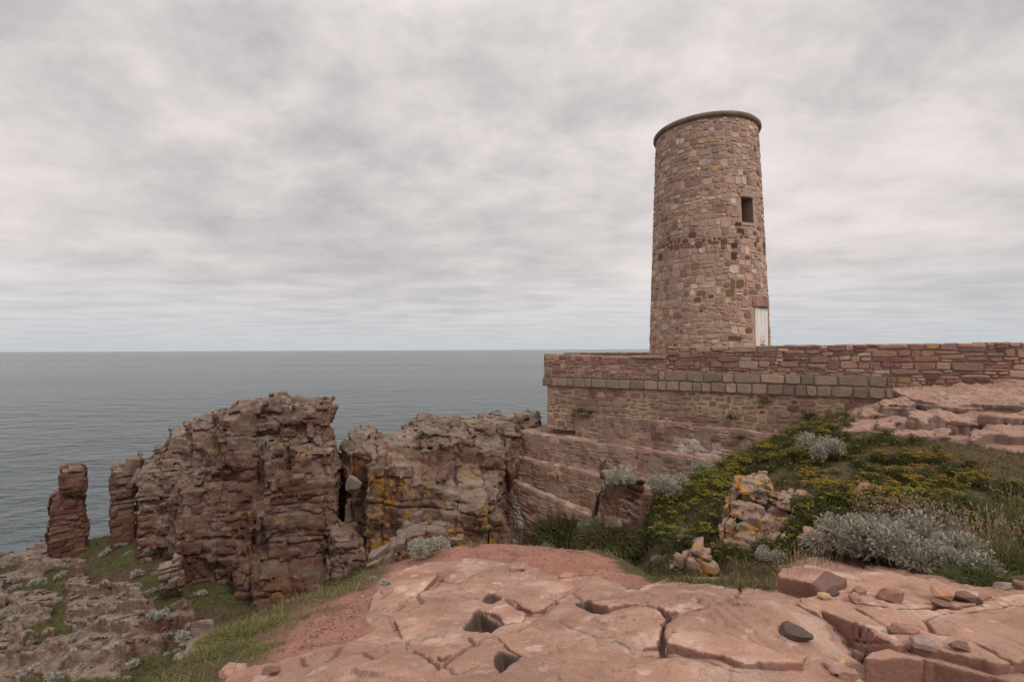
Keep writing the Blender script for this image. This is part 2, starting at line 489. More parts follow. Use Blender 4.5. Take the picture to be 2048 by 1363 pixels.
def make_rock(name, prisms, h, st, label, cat, seed=0, pad=0.6, mat=None, group=None, colour=None, k_union=0.02, rough=0.10, rsc=0.9, warp=0.35, wsc=0.5, sub=None):
    def base(p):
        r = np.full(len(p), 2.5)
        for q in prisms:
            blo, bhi = q['box']
            m = np.nonzero((p[:, 0] > blo[0]) & (p[:, 0] < bhi[0]) & (p[:, 1] > blo[1]) & (p[:, 1] < bhi[1]) & (p[:, 2] > blo[2]) & (p[:, 2] < bhi[2]))[0]
            if len(m) == 0: continue
            d = prism_sdf(p[m], q); rm = r[m]
            r[m] = np.minimum(rm, d) - np.clip(k_union - np.abs(rm - d), 0, None) ** 2 * (0.25 / k_union)
        if sub:
            for q in sub: r = np.maximum(r, -prism_sdf(p, q))
        return r
    lo = np.full(3, 1e9); hi = np.full(3, -1e9)
    for q in prisms:
        a, b = q['a'], q['b']
        ux, uy = b[0] - a[0], b[1] - a[1]; l = math.hypot(ux, uy)
        nx, ny = -uy / l, ux / l
        tp = q['taper'] * max(a[2] - q['zb'], b[2] - q['zb'])
        plo = np.full(3, 1e9); phi = np.full(3, -1e9)
        for e in (a, b):
            for t in (-tp, q['thick'] + tp):
                x, y = e[0] + nx * t, e[1] + ny * t
                zt = e[2] + max(0, q['back'] * q['thick'])
                lo = np.minimum(lo, (x - tp, y - tp, q['zb'])); hi = np.maximum(hi, (x + tp, y + tp, zt))
                plo = np.minimum(plo, (x - tp, y - tp, q['zb'])); phi = np.maximum(phi, (x + tp, y + tp, zt))
        q['box'] = (plo - 2.0, phi + 2.0)
    lo = lo - (pad, pad, 0.1); hi = hi + pad
    V, Q = rock_sdf(base, lo, hi, h, st, rough, rsc, warp, wsc, seed)
    N = normals(V, Q)
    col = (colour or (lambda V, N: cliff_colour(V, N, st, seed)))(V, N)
    Vb, b = based(V)
    o = link(name, quads_mesh(name, Vb, Q, col, False), mat or MAT_CLIFF, b)
    tag(o, label, cat, group, 'thing')
    return o

def Z1(X0, X1, Y0, Y1, YB, d, thick, **k):       # rows/columns read off an enlarged crop of the photo's left part
    s = 0.42768
    return prism(X0 * s, X1 * s, 780 + Y0 * s, 780 + Y1 * s, 780 + YB * s, d, thick, **k)
def Z2(X0, X1, Y0, Y1, YB, d, thick, **k):
    s = 0.29340
    return prism(640 + X0 * s, 640 + X1 * s, 780 + Y0 * s, 780 + Y1 * s, 780 + YB * s, d, thick, **k)

ST = dict(rot=0.42, dip=(0.03, -0.05), tmin=0.09, tmax=0.45, bw=0.50, a_layer=0.05, a_block=0.22, groove=0.060, ew=0.045, col=1.6, a_col=0.26, wav=.14)
ST_S = dict(ST, a_col=0.10, a_layer=0.06, a_block=0.16, groove=0.045)

def build_rocks():
    # two free-standing stacks
    make_rock("sea_stack", [
        Z1(272, 408, 372, 365, 500, 29.0, 2.0, taper=0.0),
        Z1(300, 390, 352, 352, 400, 29.2, 1.4, taper=0.0),
        Z1(228, 412, 500, 480, 830, 29.2, 2.3, taper=0.01),
        Z1(218, 424, 640, 640, 830, 29.0, 2.6, taper=0.0)],
        0.06, ST_S, "slim dark red rock stack standing alone at the left edge, sea behind it", "rock", seed=3, warp=0.14,
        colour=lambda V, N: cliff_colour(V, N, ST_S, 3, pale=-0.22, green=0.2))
    make_rock("sea_stack", [
        Z1(512, 640, 368, 362, 860, 29.0, 2.6, taper=0.012),
        Z1(558, 634, 333, 333, 400, 29.6, 1.3, taper=0.0),
        Z1(630, 655, 440, 440, 860, 29.6, 2.2, taper=0.0)],
        0.06, ST_S, "square-topped rock stack between the slim stack and the big rock mass", "rock", seed=5, warp=0.10,
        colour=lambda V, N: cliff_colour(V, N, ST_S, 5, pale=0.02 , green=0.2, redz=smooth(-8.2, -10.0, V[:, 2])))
    # the great rock mass
    big = [
        Z1(662, 860, 345, 330, 900, 27.6, 3.2, taper=0.03),
        Z1(720, 860, 275, 262, 600, 28.4, 3.0),
        Z1(778, 900, 205, 195, 700, 27.6, 4.0),
        Z1(884, 1060, 172, 150, 700, 27.0, 4.5),
        Z1(950, 1045, 140, 135, 400, 27.6, 3.0),
        Z1(850, 950, 400, 360, 980, 25.6, 3.0),
        Z1(858, 990, 480, 470, 1000, 24.4, 3.0, taper=0.02),
        Z1(960, 1045, 300, 290, 700, 25.6, 3.0),
        Z1(1036, 1210, 128, 85, 340, 25.2, 5.0, taper=0.0),
        Z1(1130, 1330, 75, 45, 330, 25.8, 5.0),
        Z1(1262, 1400, 38, 40, 300, 26.4, 4.0, taper=0.0),
        Z1(1300, 1560, 62, 75, 262, 25.0, 5.0, taper=0.0),
        Z1(1400, 1530, 45, 55, 262, 26.0, 3.5, taper=0.0),
        Z1(1100, 1300, 240, 240, 1000, 25.4, 4.5),
        Z1(1020, 1250, 330, 330, 1000, 25.9, 4.0),
        Z1(990, 1110, 480, 500, 1010, 24.6, 3.0, taper=0.02),
        Z1(1215, 1345, 330, 330, 1000, 24.0, 4.0),
        Z1(1330, 1580, 292, 266, 600, 23.0, 5.5, taper=0.02),
        Z1(1230, 1590, 420, 400, 1060, 22.7, 5.0, taper=0.03),
        Z1(1180, 1300, 585, 575, 1060, 22.9, 4.0),
        Z1(1100, 1200, 780, 770, 1060, 22.6, 3.0, taper=0.05),
        Z1(1180, 1560, 860, 850, 1100, 21.7, 4.0, taper=0.08),
        Z1(1540, 1690, 700, 655, 1000, 21.4, 2.6, taper=0.06),
        Z1(1600, 1700, 800, 760, 1000, 20.8, 2.4, taper=0.08),
        Z1(1080, 1480, 200, 200, 1060, 26.4, 4.5, taper=0.0),
        Z1(1240, 1400, 250, 262, 600, 24.6, 3.0),
        Z1(860, 1100, 250, 220, 1000, 27.0, 4.0, taper=0.0),
        Z1(1540, 1600, 480, 480, 1060, 26.5, 5.0, taper=0.0)]
    def colbig(V, N):
        zr = smooth(-7.4, -9.2, V[:, 2]) * smooth(-15.0, -11.5, V[:, 0]) * 0.8
        rec = smooth(0.9, 0.2, np.abs(V[:, 0] + 13.2) / 1.6) * smooth(-5.6, -6.6, V[:, 2])
        zr = np.maximum(zr, .75 * smooth(-4.0, -6.5, V[:, 2] + 2.2 * fbm(V, .35, 3, 63)) * smooth(-19.5, -16.5, V[:, 0]))
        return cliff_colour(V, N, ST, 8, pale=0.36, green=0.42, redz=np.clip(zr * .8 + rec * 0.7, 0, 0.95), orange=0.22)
    make_rock("rock_mass", big, 0.07, ST, "largest jointed sandstone rock mass with a flat shelf, left of the dark chasm", "rock", seed=8, warp=0.40, colour=colbig, k_union=0.70, rough=0.22, rsc=.8)
    make_rock("rock_pillar", [
        Z1(735, 850, 838, 800, 960, 22.4, 1.3, taper=0.03), Z1(802, 848, 770, 770, 900, 22.6, 0.9, taper=0.0)],
        0.05, ST_S, "short pale rock pillar at the foot of the big rock mass", "rock", seed=13, warp=0.08,
        colour=lambda V, N: cliff_colour(V, N, ST_S, 13, pale=0.35, green=0.1))
    # the headland right of the chasm, running back to the fort walls
    STR = dict(ST, rot=0.25, dip=(0.10, 0.06), bw=0.55, a_col=0.18, a_block=0.18, a_layer=0.03, tmax=0.7)
    rm = [
        Z2(172, 420, 405, 430, 1300, 25.0, 7.0, back=0.075, taper=0.012),
        Z2(315, 640, 510, 560, 1300, 23.2, 6.0, back=0.15, taper=0.03),
        Z2(560, 830, 600, 680, 1300, 22.9, 6.0, back=0.13, taper=0.03),
        Z2(690, 1000, 400, 330, 640, 25.2, 2.6, taper=0.03),
        Z2(590, 760, 300, 285, 640, 26.6, 2.6, taper=0.04),
        Z2(720, 930, 285, 285, 640, 26.2, 2.6, taper=0.04),
        Z2(560, 1000, 330, 320, 600, 28.0, 4.0, back=0.06),
        Z2(700, 930, 205, 195, 500, 30.0, 2.5, taper=0.1),
        Z2(900, 1440, 300, 270, 600, 29.5, 5.0, back=0.10, taper=0.06),
        Z2(1240, 1340, 265, 250, 600, 28.4, 1.5, taper=0.03),
        Z2(1020, 1250, 440, 420, 800, 25.8, 3.0, taper=0.03),
        Z2(960, 1200, 640, 610, 900, 24.6, 3.0, taper=0.08),
        Z2(780, 1220, 740, 720, 1300, 23.6, 4.5, back=0.1, taper=0.06),
        Z2(1150, 1260, 900, 900, 1400, 23.2, 2.0, taper=0.1),
        Z2(1380, 1440, 190, 170, 400, 31.0, 2.0, taper=0.1),
        Z2(40, 260, 660, 640, 1300, 30.0, 3.0, taper=0.0),
        Z2(480, 900, 560, 480, 1300, 25.5, 6.0, back=.16, taper=.02),
        Z2(820, 1260, 560, 440, 1300, 26.2, 5.0, back=.16, taper=.03),
        Z2(900, 1340, 400, 330, 1000, 28.2, 4.0, back=.10, taper=.04),
        Z2(1150, 1450, 350, 245, 900, 30.0, 4.0, back=.05, taper=.05),
        Z2(830, 1120, 860, 800, 1400, 22.6, 3.0, back=.25, taper=.08),
        Z2(430, 700, 470, 480, 1300, 24.2, 4.0, back=.12, taper=.02)]
    def colr(V, N):
        om = smooth(27.5, 24.5, V[:, 1]) * (0.50 + 0.50 * smooth(-4.8, -6.0, V[:, 2])) * (.8 + .2 * smooth(.4, .0, np.abs(N[:, 2])))
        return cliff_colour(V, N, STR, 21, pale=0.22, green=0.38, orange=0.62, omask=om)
    make_rock("headland_rock", rm, 0.07, STR, "jagged rock headland with orange lichen between the chasm and the fort walls", "rock", seed=21, warp=0.40, colour=colr, k_union=0.9, rough=0.20, rsc=.9)
    # chockstone wedged in the chasm
build_rocks()

# ------------------------------------------------------------------ thin plate ground
class TPS:
    def __init__(self, pts, reg=0.02):
        pts = np.array(pts, float); self.c = pts[:, :2]; n = len(pts)
        K = self.k(self.c)
        A = np.zeros((n + 3, n + 3)); A[:n, :n] = K + reg * np.eye(n)
        A[:n, n] = 1; A[:n, n + 1:] = self.c; A[n, :n] = 1; A[n + 1:, :n] = self.c.T
        b = np.zeros(n + 3); b[:n] = pts[:, 2]
        self.w = np.linalg.solve(A, b)
    def k(self, p):
        d2 = ((p[:, None, :] - self.c[None]) ** 2).sum(-1) + 1e-9
        return 0.5 * d2 * np.log(d2)
    def __call__(self, x, y):
        sh = np.shape(x); p = np.stack([np.ravel(x), np.ravel(y)], 1).astype(float)
        out = np.empty(len(p)); n = len(self.c)
        for i in range(0, len(p), 100000):
            q = p[i:i + 100000]
            out[i:i + 100000] = self.k(q) @ self.w[:n] + self.w[n] + q @ self.w[n + 1:]
        return out.reshape(sh)

def in_poly(x, y, poly):
    r = np.zeros(np.shape(x), bool); n = len(poly)
    for i in range(n):
        x0, y0 = poly[i]; x1, y1 = poly[(i + 1) % n]
        if y0 == y1: continue
        c = ((y0 > y) != (y1 > y)) & (x < (x1 - x0) * (y - y0) / (y1 - y0) + x0)
        r ^= c
    return r

def dist_line(x, y, pts, closed=False, cut=9.0):
    d = np.full(np.shape(x), cut)
    seg = list(zip(pts[:-1], pts[1:])) + ([(pts[-1], pts[0])] if closed else [])
    for (x0, y0), (x1, y1) in seg:
        m = (x > min(x0, x1) - cut) & (x < max(x0, x1) + cut) & (y > min(y0, y1) - cut) & (y < max(y0, y1) + cut)
        if not m.any(): continue
        xx, yy = x[m], y[m]
        vx, vy = x1 - x0, y1 - y0
        t = np.clip(((xx - x0) * vx + (yy - y0) * vy) / (vx * vx + vy * vy + 1e-12), 0, 1)
        d[m] = np.minimum(d[m], np.hypot(xx - x0 - t * vx, yy - y0 - t * vy))
    return d

def sdf_poly(x, y, poly, cut=9.0):
    d = dist_line(x, y, poly, True, cut)
    return np.where(in_poly(x, y, poly), d, -d)

# ------------------------------------------------------------------ fort walls: plan
def wall_d(px):                       # distance of the long wall under each photo column
    return 1.0 / (0.0345 + 0.0145 * (px - 1090) / 690.0)
def wall_pt(px, off=0.0):
    d = wall_d(px); p = P(px, HORIZ, d)
    a = P(1090, HORIZ, wall_d(1090)); b = P(1780, HORIZ, wall_d(1780))
    t = (b - a)[:2]; t /= np.linalg.norm(t)
    n = np.array((t[1], -t[0]))       # towards the eye
    return p[:2] + n * off
WA, WB = wall_pt(1090), wall_pt(2500)
WT = (WB - WA) / np.linalg.norm(WB - WA); WN = np.array((WT[1], -WT[0]))

# ------------------------------------------------------------------ lower left slope
G2 = TPS([tuple(P(*q)) for q in [
    (-250, 1150, 33), (0, 1118, 32), (100, 1100, 31), (215, 1070, 31), (140, 1118, 29), (245, 1094, 29), (330, 1120, 27), (320, 1180, 24), (440, 1192, 23),
    (600, 1215, 21), (0, 1363, 18), (-300, 1363, 19), (200, 1363, 15.5), (400, 1363, 13), (430, 1280, 14.5), (0, 1200, 25), (100, 1160, 27.5), (200, 1250, 20),
    (350, 1240, 19), (500, 1230, 18), (730, 1145, 19), (820, 1180, 17), (0, 1290, 21), (-300, 1220, 27), (300, 1330, 16)]], 0.5)

def Z8(pts):
    return [(x * 0.2076, 1080 + y * 0.2076) for x, y in pts]
def hit_tps(px, py, g, dmin=1.5, dmax=45):
    v = RG * ((px - 1024) / F) + UP * ((681.5 - py) / F) + FW
    d = np.geomspace(dmin, dmax, 700)
    p = v[None] * d[:, None]
    s = p[:, 2] < g(p[:, 0], p[:, 1])
    i = np.argmax(s) if s.any() else len(d) - 1
    return p[i]

def build_slope():
    polys = [[(0, 160), (200, 130), (450, 105), (450, 205), (250, 250), (0, 310), (-300, 330), (-300, 170)],
             [(-300, 430), (0, 390), (330, 275), (640, 225), (920, 235), (640, 300), (520, 330), (330, 400), (100, 430)],
             [(150, 540), (330, 510), (560, 555), (530, 760), (330, 860), (60, 900), (40, 830)],
             [(-300, 1000), (0, 960), (60, 910), (240, 900), (240, 960), (380, 940), (330, 1090), (200, 1120), (0, 1200), (-300, 1250)],
             [(400, 1000), (470, 890), (580, 900), (560, 1363), (350, 1363), (370, 1150)],
             [(0, 1240), (300, 1180), (340, 1363), (-300, 1450), (-300, 1300)],
             [(680, 380), (760, 325), (870, 420), (800, 560), (860, 500), (1000, 500), (1340, 560), (1470, 670), (1500, 820), (1620, 920), (1600, 1120), (1260, 1200), (1200, 1363), (680, 1363), (660, 1000), (700, 830), (605, 830), (650, 480)],
             [(-300, 480), (0, 470), (60, 520), (75, 690), (0, 760), (-300, 800)],
             [(1690, 710), (1870, 730), (1860, 1000), (1700, 1000)],
             [(1850, 1000), (2000, 900), (2100, 1000), (1900, 1150), (1750, 1250), (1700, 1150)]]
    pl = [[tuple(hit_tps(*q, G2, 8)[:2]) for q in Z8(p)] for p in polys]
    st = dict(rot=0.25, dip=(0.05, 0.30), tmin=0.08, tmax=0.26, bw=0.70, a_layer=0.09, a_block=0.22, groove=0.06, ew=0.045, col=1.9, a_col=0.20, seed=33)
    xs = np.arange(-36, -1.0, 0.25); ys = np.arange(9.5, 37, 0.25)
    X, Y = np.meshgrid(xs, ys, indexing='ij')
    H0 = G2(X, Y)
    Rm = np.full(X.shape, -9.0)
    for p in pl: Rm = np.maximum(Rm, sdf_poly(X, Y, p, 3.0))
    def bil(A, x, y):
        fx = np.clip((x - xs[0]) / 0.25, 0, len(xs) - 1.001); fy = np.clip((y - ys[0]) / 0.25, 0, len(ys) - 1.001)
        i, j = fx.astype(int), fy.astype(int); a, b = fx - i, fy - j
        return A[i, j] * (1 - a) * (1 - b) + A[i + 1, j] * a * (1 - b) + A[i, j + 1] * (1 - a) * b + A[i + 1, j + 1] * a * b
    def rockness(p):
        n = 0.42 * fbm(p, (1.0, 0.7, 0.9), 4, 91)
        return smooth(-0.06, 0.12, bil(Rm, p[:, 0], p[:, 1]) + n)
    def hgt(x, y):
        return bil(H0, x, y)
    # the slope breaks off seaward
    def base(p):
        h = hgt(p[:, 0], p[:, 1])
        r = rockness(p)
        ph = (0.93 * p[:, 1] + 0.36 * p[:, 0] + 0.35 * vnoise(p * 0.6, 88)) / 1.5
        pf = ph - np.floor(ph)
        h = h + r * (0.55 * (1 - pf) - 0.27)
        pg = (0.9 * p[:, 0] - 0.42 * p[:, 1] + 0.5 * vnoise(p * 0.6 + 9, 89)) / 2.6
        gg = np.abs(pg - np.floor(pg) - .5) * 2.6
        h = h - 0.30 * r * np.exp(-(gg / 0.12) ** 2)
        h = h + 0.62 * r + 0.14 * fbm(p * np.array((1, 1, 0), np.float32), 0.6, 3, 95)
        far = np.clip(p[:, 1] - (31.0 + 0.08 * (p[:, 0] + 28)), 0, 9)
        h = h - 1.1 * far
        return (p[:, 2] - h) * 0.85
    # bedded rock where it is bare, smooth turf elsewhere
    h = 0.072
    lo = np.array((-33.0, 11.5, -18.0)); hi = np.array((-2.5, 34.0, -6.8))
    n = np.ceil((hi - lo) / h).astype(int) + 1
    nx, ny, nz = n
    ax = [lo[k] + h * np.arange(n[k]) for k in range(3)]
    # only a shell of cells round the sheet
    gx, gy = np.meshgrid(ax[0], ax[1], indexing='ij')
    hh = hgt(gx.ravel(), gy.ravel()).reshape(nx, ny) - 1.1 * np.clip(gy - (31.0 + 0.08 * (gx + 28)), 0, 9)
    S = (ax[2][None, None, :] - hh[:, :, None]).astype(np.float32)
    I, J, K = np.nonzero(np.abs(S - 0.1) < 0.95)
    p = np.stack([ax[0][I], ax[1][J], ax[2][K]], 1).astype(np.float32)
    b = base(p)
    sel = np.abs(b) < 0.9
    e, hb, hc, li = strata(p[sel], **st)
    r = rockness(p[sel])
    bb = b.astype(np.float32)
    bb[sel] += (e * r + (1 - r) * 0.10 * fbm(p[sel], 1.8, 3, 97) + r * 0.10 * fbm(p[sel], 3.0, 4, 98, .6))
    S[I, J, K] = bb
    S[:, :, 0] = -1; S[:, :, -1] = 1
    V, Q = surface_nets(S, lo, h)
    N = normals(V, Q)
    r = rockness(V.astype(np.float32))
    stc = {k: v for k, v in st.items() if k != 'seed'}
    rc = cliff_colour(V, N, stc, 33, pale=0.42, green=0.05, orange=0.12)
    n1 = fbm(V, 0.5, 3, 70); n2 = fbm(V, 2.5, 3, 73)
    gc = mixc(GREENC, SOILB, np.clip(smooth(0.0, 0.5, n1) + 0.3 * n2, 0, 1))
    keep = smooth(0.35, 0.75, r) * smooth(-0.1, 0.35, N[:, 2] + 0.4)
    col = mixc(gc, rc, smooth(0.3, 0.7, r))
    o = tag(link("hillside", quads_mesh("hillside", V, Q, col, False), MAT_CLIFF), kind="structure")
    w = (1 - smooth(0.2, 0.6, r)) * np.clip(N[:, 2], 0, 1)
    return V, w, n1
SLOPE_V, SLOPE_W, SLOPE_N = build_slope()

# ------------------------------------------------------------------ near ground
def W(x, y, z): return (x, y, z)
G1 = TPS([tuple(P(*q)) for q in [
    (1024, 1363, 2.6), (600, 1363, 2.95), (340, 1363, 3.6), (1100, 1250, 3.95), (900, 1140, 6.0), (1050, 1090, 7.5), (720, 1165, 6.1), (480, 1250, 4.8),
    (600, 1195, 5.6), (830, 1112, 7.1), (950, 1092, 7.6), (1330, 1168, 5.9), (1200, 1107, 7.3), (1450, 1185, 5.4), (1300, 1300, 3.15), (1500, 1300, 3.0), (760, 1280, 3.9),
    (1450, 1150, 6.6), (1560, 1165, 6.0), (1500, 1010, 9.5), (1720, 995, 8.6), (1800, 1172, 5.2), (1800, 945, 11.5), (2048, 1120, 6.2), (2048, 965, 10), (2048, 908, 12.5),
    (1800, 888, 14), (1650, 853, 17), (1560, 878, 17), (1400, 948, 17), (1300, 1015, 14), (1250, 1095, 10), (1620, 960, 12), (1380, 1060, 11),
    (2048, 862, 14.6), (2048, 778, 18), (1900, 805, 17.5), (1780, 800, 20), (1700, 832, 18.6), (2400, 1000, 9.5), (2400, 860, 13), (2400, 790, 15.5), (2500, 1150, 6), (1900, 860, 15.5)]]
    + [W(*P(1600, 1250, 3.3)), W(*(P(1750, 1160, 3.9) - (0, 0, .28))), W(*(P(1950, 1200, 3.5) - (0, 0, .28))), W(*(P(2048, 1330, 2.5) - (0, 0, .36))), W(*(P(1800, 1290, 2.9) - (0, 0, .27))),
       W(*(P(2300, 1200, 3.4) - (0, 0, .30))), W(*P(1690, 1320, 3.05))]
    + [(0, 0, -1.62), (3, 0, -1.62), (-2.4, 0, -1.8), (6, 0, -1.5), tuple(P(1400, 930, 20.0) - (0, 0, .6)), tuple(P(1300, 975, 19.0) - (0, 0, .6)), tuple(P(1560, 872, 20.0) - (0, 0, .35)), tuple(P(1650, 835, 19.6) - (0, 0, .2)), tuple(P(1480, 905, 20.0) - (0, 0, .5)), tuple(P(1200, 1000, 20.0) - (0, 0, .8)), (1.4, 11, -5.0), (3.0, 13, -4.9), (0.0, 11, -6.2), (1.5, 17, -6.8), (9, 5, -1.9)], 0.01)

def hit1(px, py): return hit_tps(px, py, G1, 1.5, 30)[:2]
def R7(pts): return [tuple(hit1(400 + x * 0.3906, 1060 + y * 0.3906)) for x, y in pts]
def R8(pts): return [tuple(hit1(1140 + x * 0.4434, 1060 + y * 0.4434)) for x, y in pts]
def R6(pts): return [tuple(hit1(1340 + x * 0.3457, 860 + y * 0.3457)) for x, y in pts]
def PX(pts): return [tuple(hit1(x, y)) for x, y in pts]

EDGE = [(-2.75, -3.0)] + PX([(330, 1362), (480, 1252), (600, 1195), (720, 1164), (830, 1112), (950, 1092), (1090, 1083), (1200, 1103), (1330, 1166)])
PLATEAU = EDGE + [(4.0, 5.8), (14, 8), (14, -3)]
CRACKS = [(R7(p), w) for p, w in [
    ([(880, 490), (980, 450), (1040, 390), (1150, 340), (1235, 250)], .014), ([(1040, 390), (1200, 370), (1290, 330)], .008), ([(1290, 355), (1400, 380), (1480, 400)], .008),
    ([(1560, 380), (1690, 455), (1740, 450), (1830, 390), (1930, 340)], .016), ([(1540, 520), (1640, 520), (1730, 480)], .010), ([(960, 480), (1000, 545), (1070, 620), (1060, 670)], .008),
    ([(1080, 660), (1200, 720), (1240, 735), (1290, 690), (1410, 620), (1360, 590)], .014), ([(1410, 620), (1480, 570), (1640, 545), (1700, 500)], .010),
    ([(500, 690), (560, 750), (630, 740), (720, 650), (735, 600)], .012), ([(820, 680), (890, 735), (960, 700), (1060, 670)], .010), ([(1200, 240), (1230, 260), (1340, 290)], .012),
    ([(1240, 735), (1330, 760), (1420, 720)], .008), ([(1830, 500), (1900, 540), (2030, 590)], .008), ([(1830, 390), (1800, 330)], .012), ([(1070, 620), (1130, 600), (1260, 560)], .007)]]
CRACKS += [(R8(p), w) for p, w in [
    ([(0, 310), (70, 350), (170, 410), (230, 390), (330, 370), (400, 375), (450, 430)], .014), ([(450, 430), (540, 390), (660, 370), (750, 350), (775, 290)], .014),
    ([(440, 420), (415, 500), (420, 590)], .022), ([(420, 590), (520, 600), (650, 630), (770, 700)], .010), ([(0, 480), (110, 515)], .007), ([(190, 540), (290, 600), (420, 590)], .008),
    ([(760, 300), (790, 270), (925, 275)], .012), ([(1590, 380), (1640, 440), (1840, 540), (2040, 680)], .012), ([(1590, 380), (1700, 340), (2040, 320)], .010), ([(1280, 450), (1270, 540)], .006),
    ([(1320, 345), (1420, 400), (1560, 410), (1640, 440)], .010)]]
PITS = [(R7([(1335, 560), (1420, 435), (1500, 470), (1548, 520), (1500, 550), (1400, 566)]), .17, .03), (R7([(1515, 690), (1535, 645), (1662, 680), (1580, 735), (1530, 778)]), .13, .03),
        (R7([(1438, 395), (1480, 352), (1548, 375), (1500, 402)]), .09, .03), (R7([(1300, 245), (1420, 235), (1500, 235), (1420, 275), (1350, 290)]), .05, .06),
        (R7([(1925, 400), (1990, 385), (2060, 440), (2060, 470), (1990, 440)]), .09, .03), (R8([(530, 360), (570, 345), (610, 375), (560, 400)]), .05, .03), (R7([(340, 700), (420, 640), (440, 700), (380, 750)]), .05, .03)]
SLABP = PX([(470, 1363), (545, 1340), (600, 1312), (690, 1297), (735, 1265), (715, 1245), (760, 1200), (745, 1185), (790, 1148), (870, 1130), (960, 1126), (1050, 1132), (1100, 1150),
            (1200, 1172), (1290, 1194), (1330, 1176), (1395, 1166), (1450, 1182), (1490, 1190), (1550, 1188), (1553, 1140), (1640, 1125), (1760, 1136), (1880, 1158), (1960, 1178), (2048, 1172)]) + [(9, 4.6), (9, -1), (-1.2, -1)]
OUTC = PX([(1665, 868), (1690, 830), (1760, 795), (1790, 780), (2048, 765), (2400, 755), (2500, 905), (2048, 905), (1900, 885), (1780, 872)])

def height1(x, y, fine=True):
    h = G1(x, y)
    p = np.stack([x.ravel(), y.ravel(), np.zeros(x.size)], 1)
    sp = sdf_poly(x, y, PLATEAU, 8.0)
    out = np.clip(-sp - 0.05, 0, 6) * smooth(3.2, 1.0, x - 0.1 * np.clip(y - 7, 0, 9))
    h = h - 1.1 * out - 0.5 * np.clip(out, 0, .8)
    ns = fbm(p, 1.1, 3, 101).reshape(x.shape)
    nj = fbm(p, 5.0, 3, 131).reshape(x.shape)
    slab = sdf_poly(x, y, SLABP, 1.0) + 0.05 * ns + 0.03 * nj
    rock = smooth(-0.03, 0.05, slab)
    jx = x + 0.03 * nj; jy = y + 0.03 * ns
    f3 = fbm(p, (2.3, 1.6, 1), 4, 141).reshape(x.shape)
    q = f3 * 5.0 + 20
    qf = q - np.floor(q)
    h = h + 0.025 * ns * rock + 0.05 * smooth(0, .05, slab) + rock * 0.013 * (np.floor(q) - 20 + smooth(0.0, 0.10, qf)) + 0.006 * nj * rock
    # jointed plates: each a little higher, lower or tilted than the next
    xr, yr = (x * .87 + y * .5) / .85 + .10 * ns + .05 * nj, (-x * .5 + y * .87) / .50 + .12 * ns - .05 * nj
    xi, yi = np.floor(xr), np.floor(yr)
    f1 = np.full(x.shape, 9.0); f2 = f1.copy(); hid = np.zeros(x.shape); tx = f1 * 0; ty = f1 * 0
    for ddx in (-1, 0, 1):
        for ddy in (-1, 0, 1):
            cx_, cy_ = xi + ddx, yi + ddy
            px_ = cx_ + .15 + .7 * hsh(cx_, cy_, 1, 9); py_ = cy_ + .15 + .7 * hsh(cx_, cy_, 2, 9)
            d = np.hypot(xr - px_, yr - py_)
            near_ = d < f1
            f2 = np.where(near_, f1, np.minimum(f2, d))
            hid = np.where(near_, hsh(cx_, cy_, 3, 9), hid); tx = np.where(near_, (xr - px_) * (hsh(cx_, cy_, 4, 9) - .5), tx); ty = np.where(near_, (yr - py_) * (hsh(cx_, cy_, 5, 9) - .5), ty)
            f1 = np.minimum(f1, d)
    pe = (f2 - f1) * .30
    vis = smooth(-.15, .25, fbm(p, .8, 2, 199).reshape(x.shape))
    h = h + rock * ((hid - .5) * .060 * (.35 + .65 * vis) + .045 * (tx + ty)) - rock * vis * .018 * np.exp(-(pe / .010) ** 2)
    dcr = np.minimum(1.0, 0.4 + 3.0 * (1 - vis) + pe / .010)
    for pts, w in CRACKS:
        d = dist_line(jx, jy, pts, False, 0.35)
        h = h - 0.008 * np.exp(-(d / 0.05) ** 2) * rock - (0.015 + 2.4 * w) * np.exp(-(d / (w * .62)) ** 2)
        dcr = np.minimum(dcr, d / w)
    pit = np.zeros(x.shape)
    for poly, dep, ed in PITS:
        s = sdf_poly(jx, jy, poly, 0.5)
        ya, yb = min(q_[1] for q_ in poly), max(q_[1] for q_ in poly)
        k = smooth(-ed * 0.6, ed * 1.6, s + .010 * ns) * (.25 + .75 * np.clip((y - ya) / (yb - ya), 0, 1) ** .8)
        h = h - dep * k; pit = np.maximum(pit, smooth(-.03, .012, s + .010 * ns) * (dep > .08) * (.35 + .65 * smooth(ya, ya + .5 * (yb - ya), y)))
    outc = smooth(-0.15, 0.1, sdf_poly(x, y, OUTC, 2.0) + 0.5 * ns)
    # bedding steps in the outcrop
    q = (h + 0.10 * ns) / 0.14
    qf = q - np.floor(q)
    h = h + outc * (0.10 * (smooth(0.25, 0.75, qf) - qf)) + outc * 0.04 * nj
    veg = (1 - rock) * (1 - outc) * smooth(0.0, 0.3, -sp)
    h = h + veg * (0.16 * fbm(p, 0.9, 3, 151).reshape(x.shape) + 0.06 * nj)
    h = h + (1 - rock) * (1 - veg) * 0.018 * nj
    if fine: h = h + 0.008 * fbm(p, 13.0, 4, 161, .6).reshape(x.shape)
    return h, rock, outc, veg, dcr, pit, sp, ns, nj

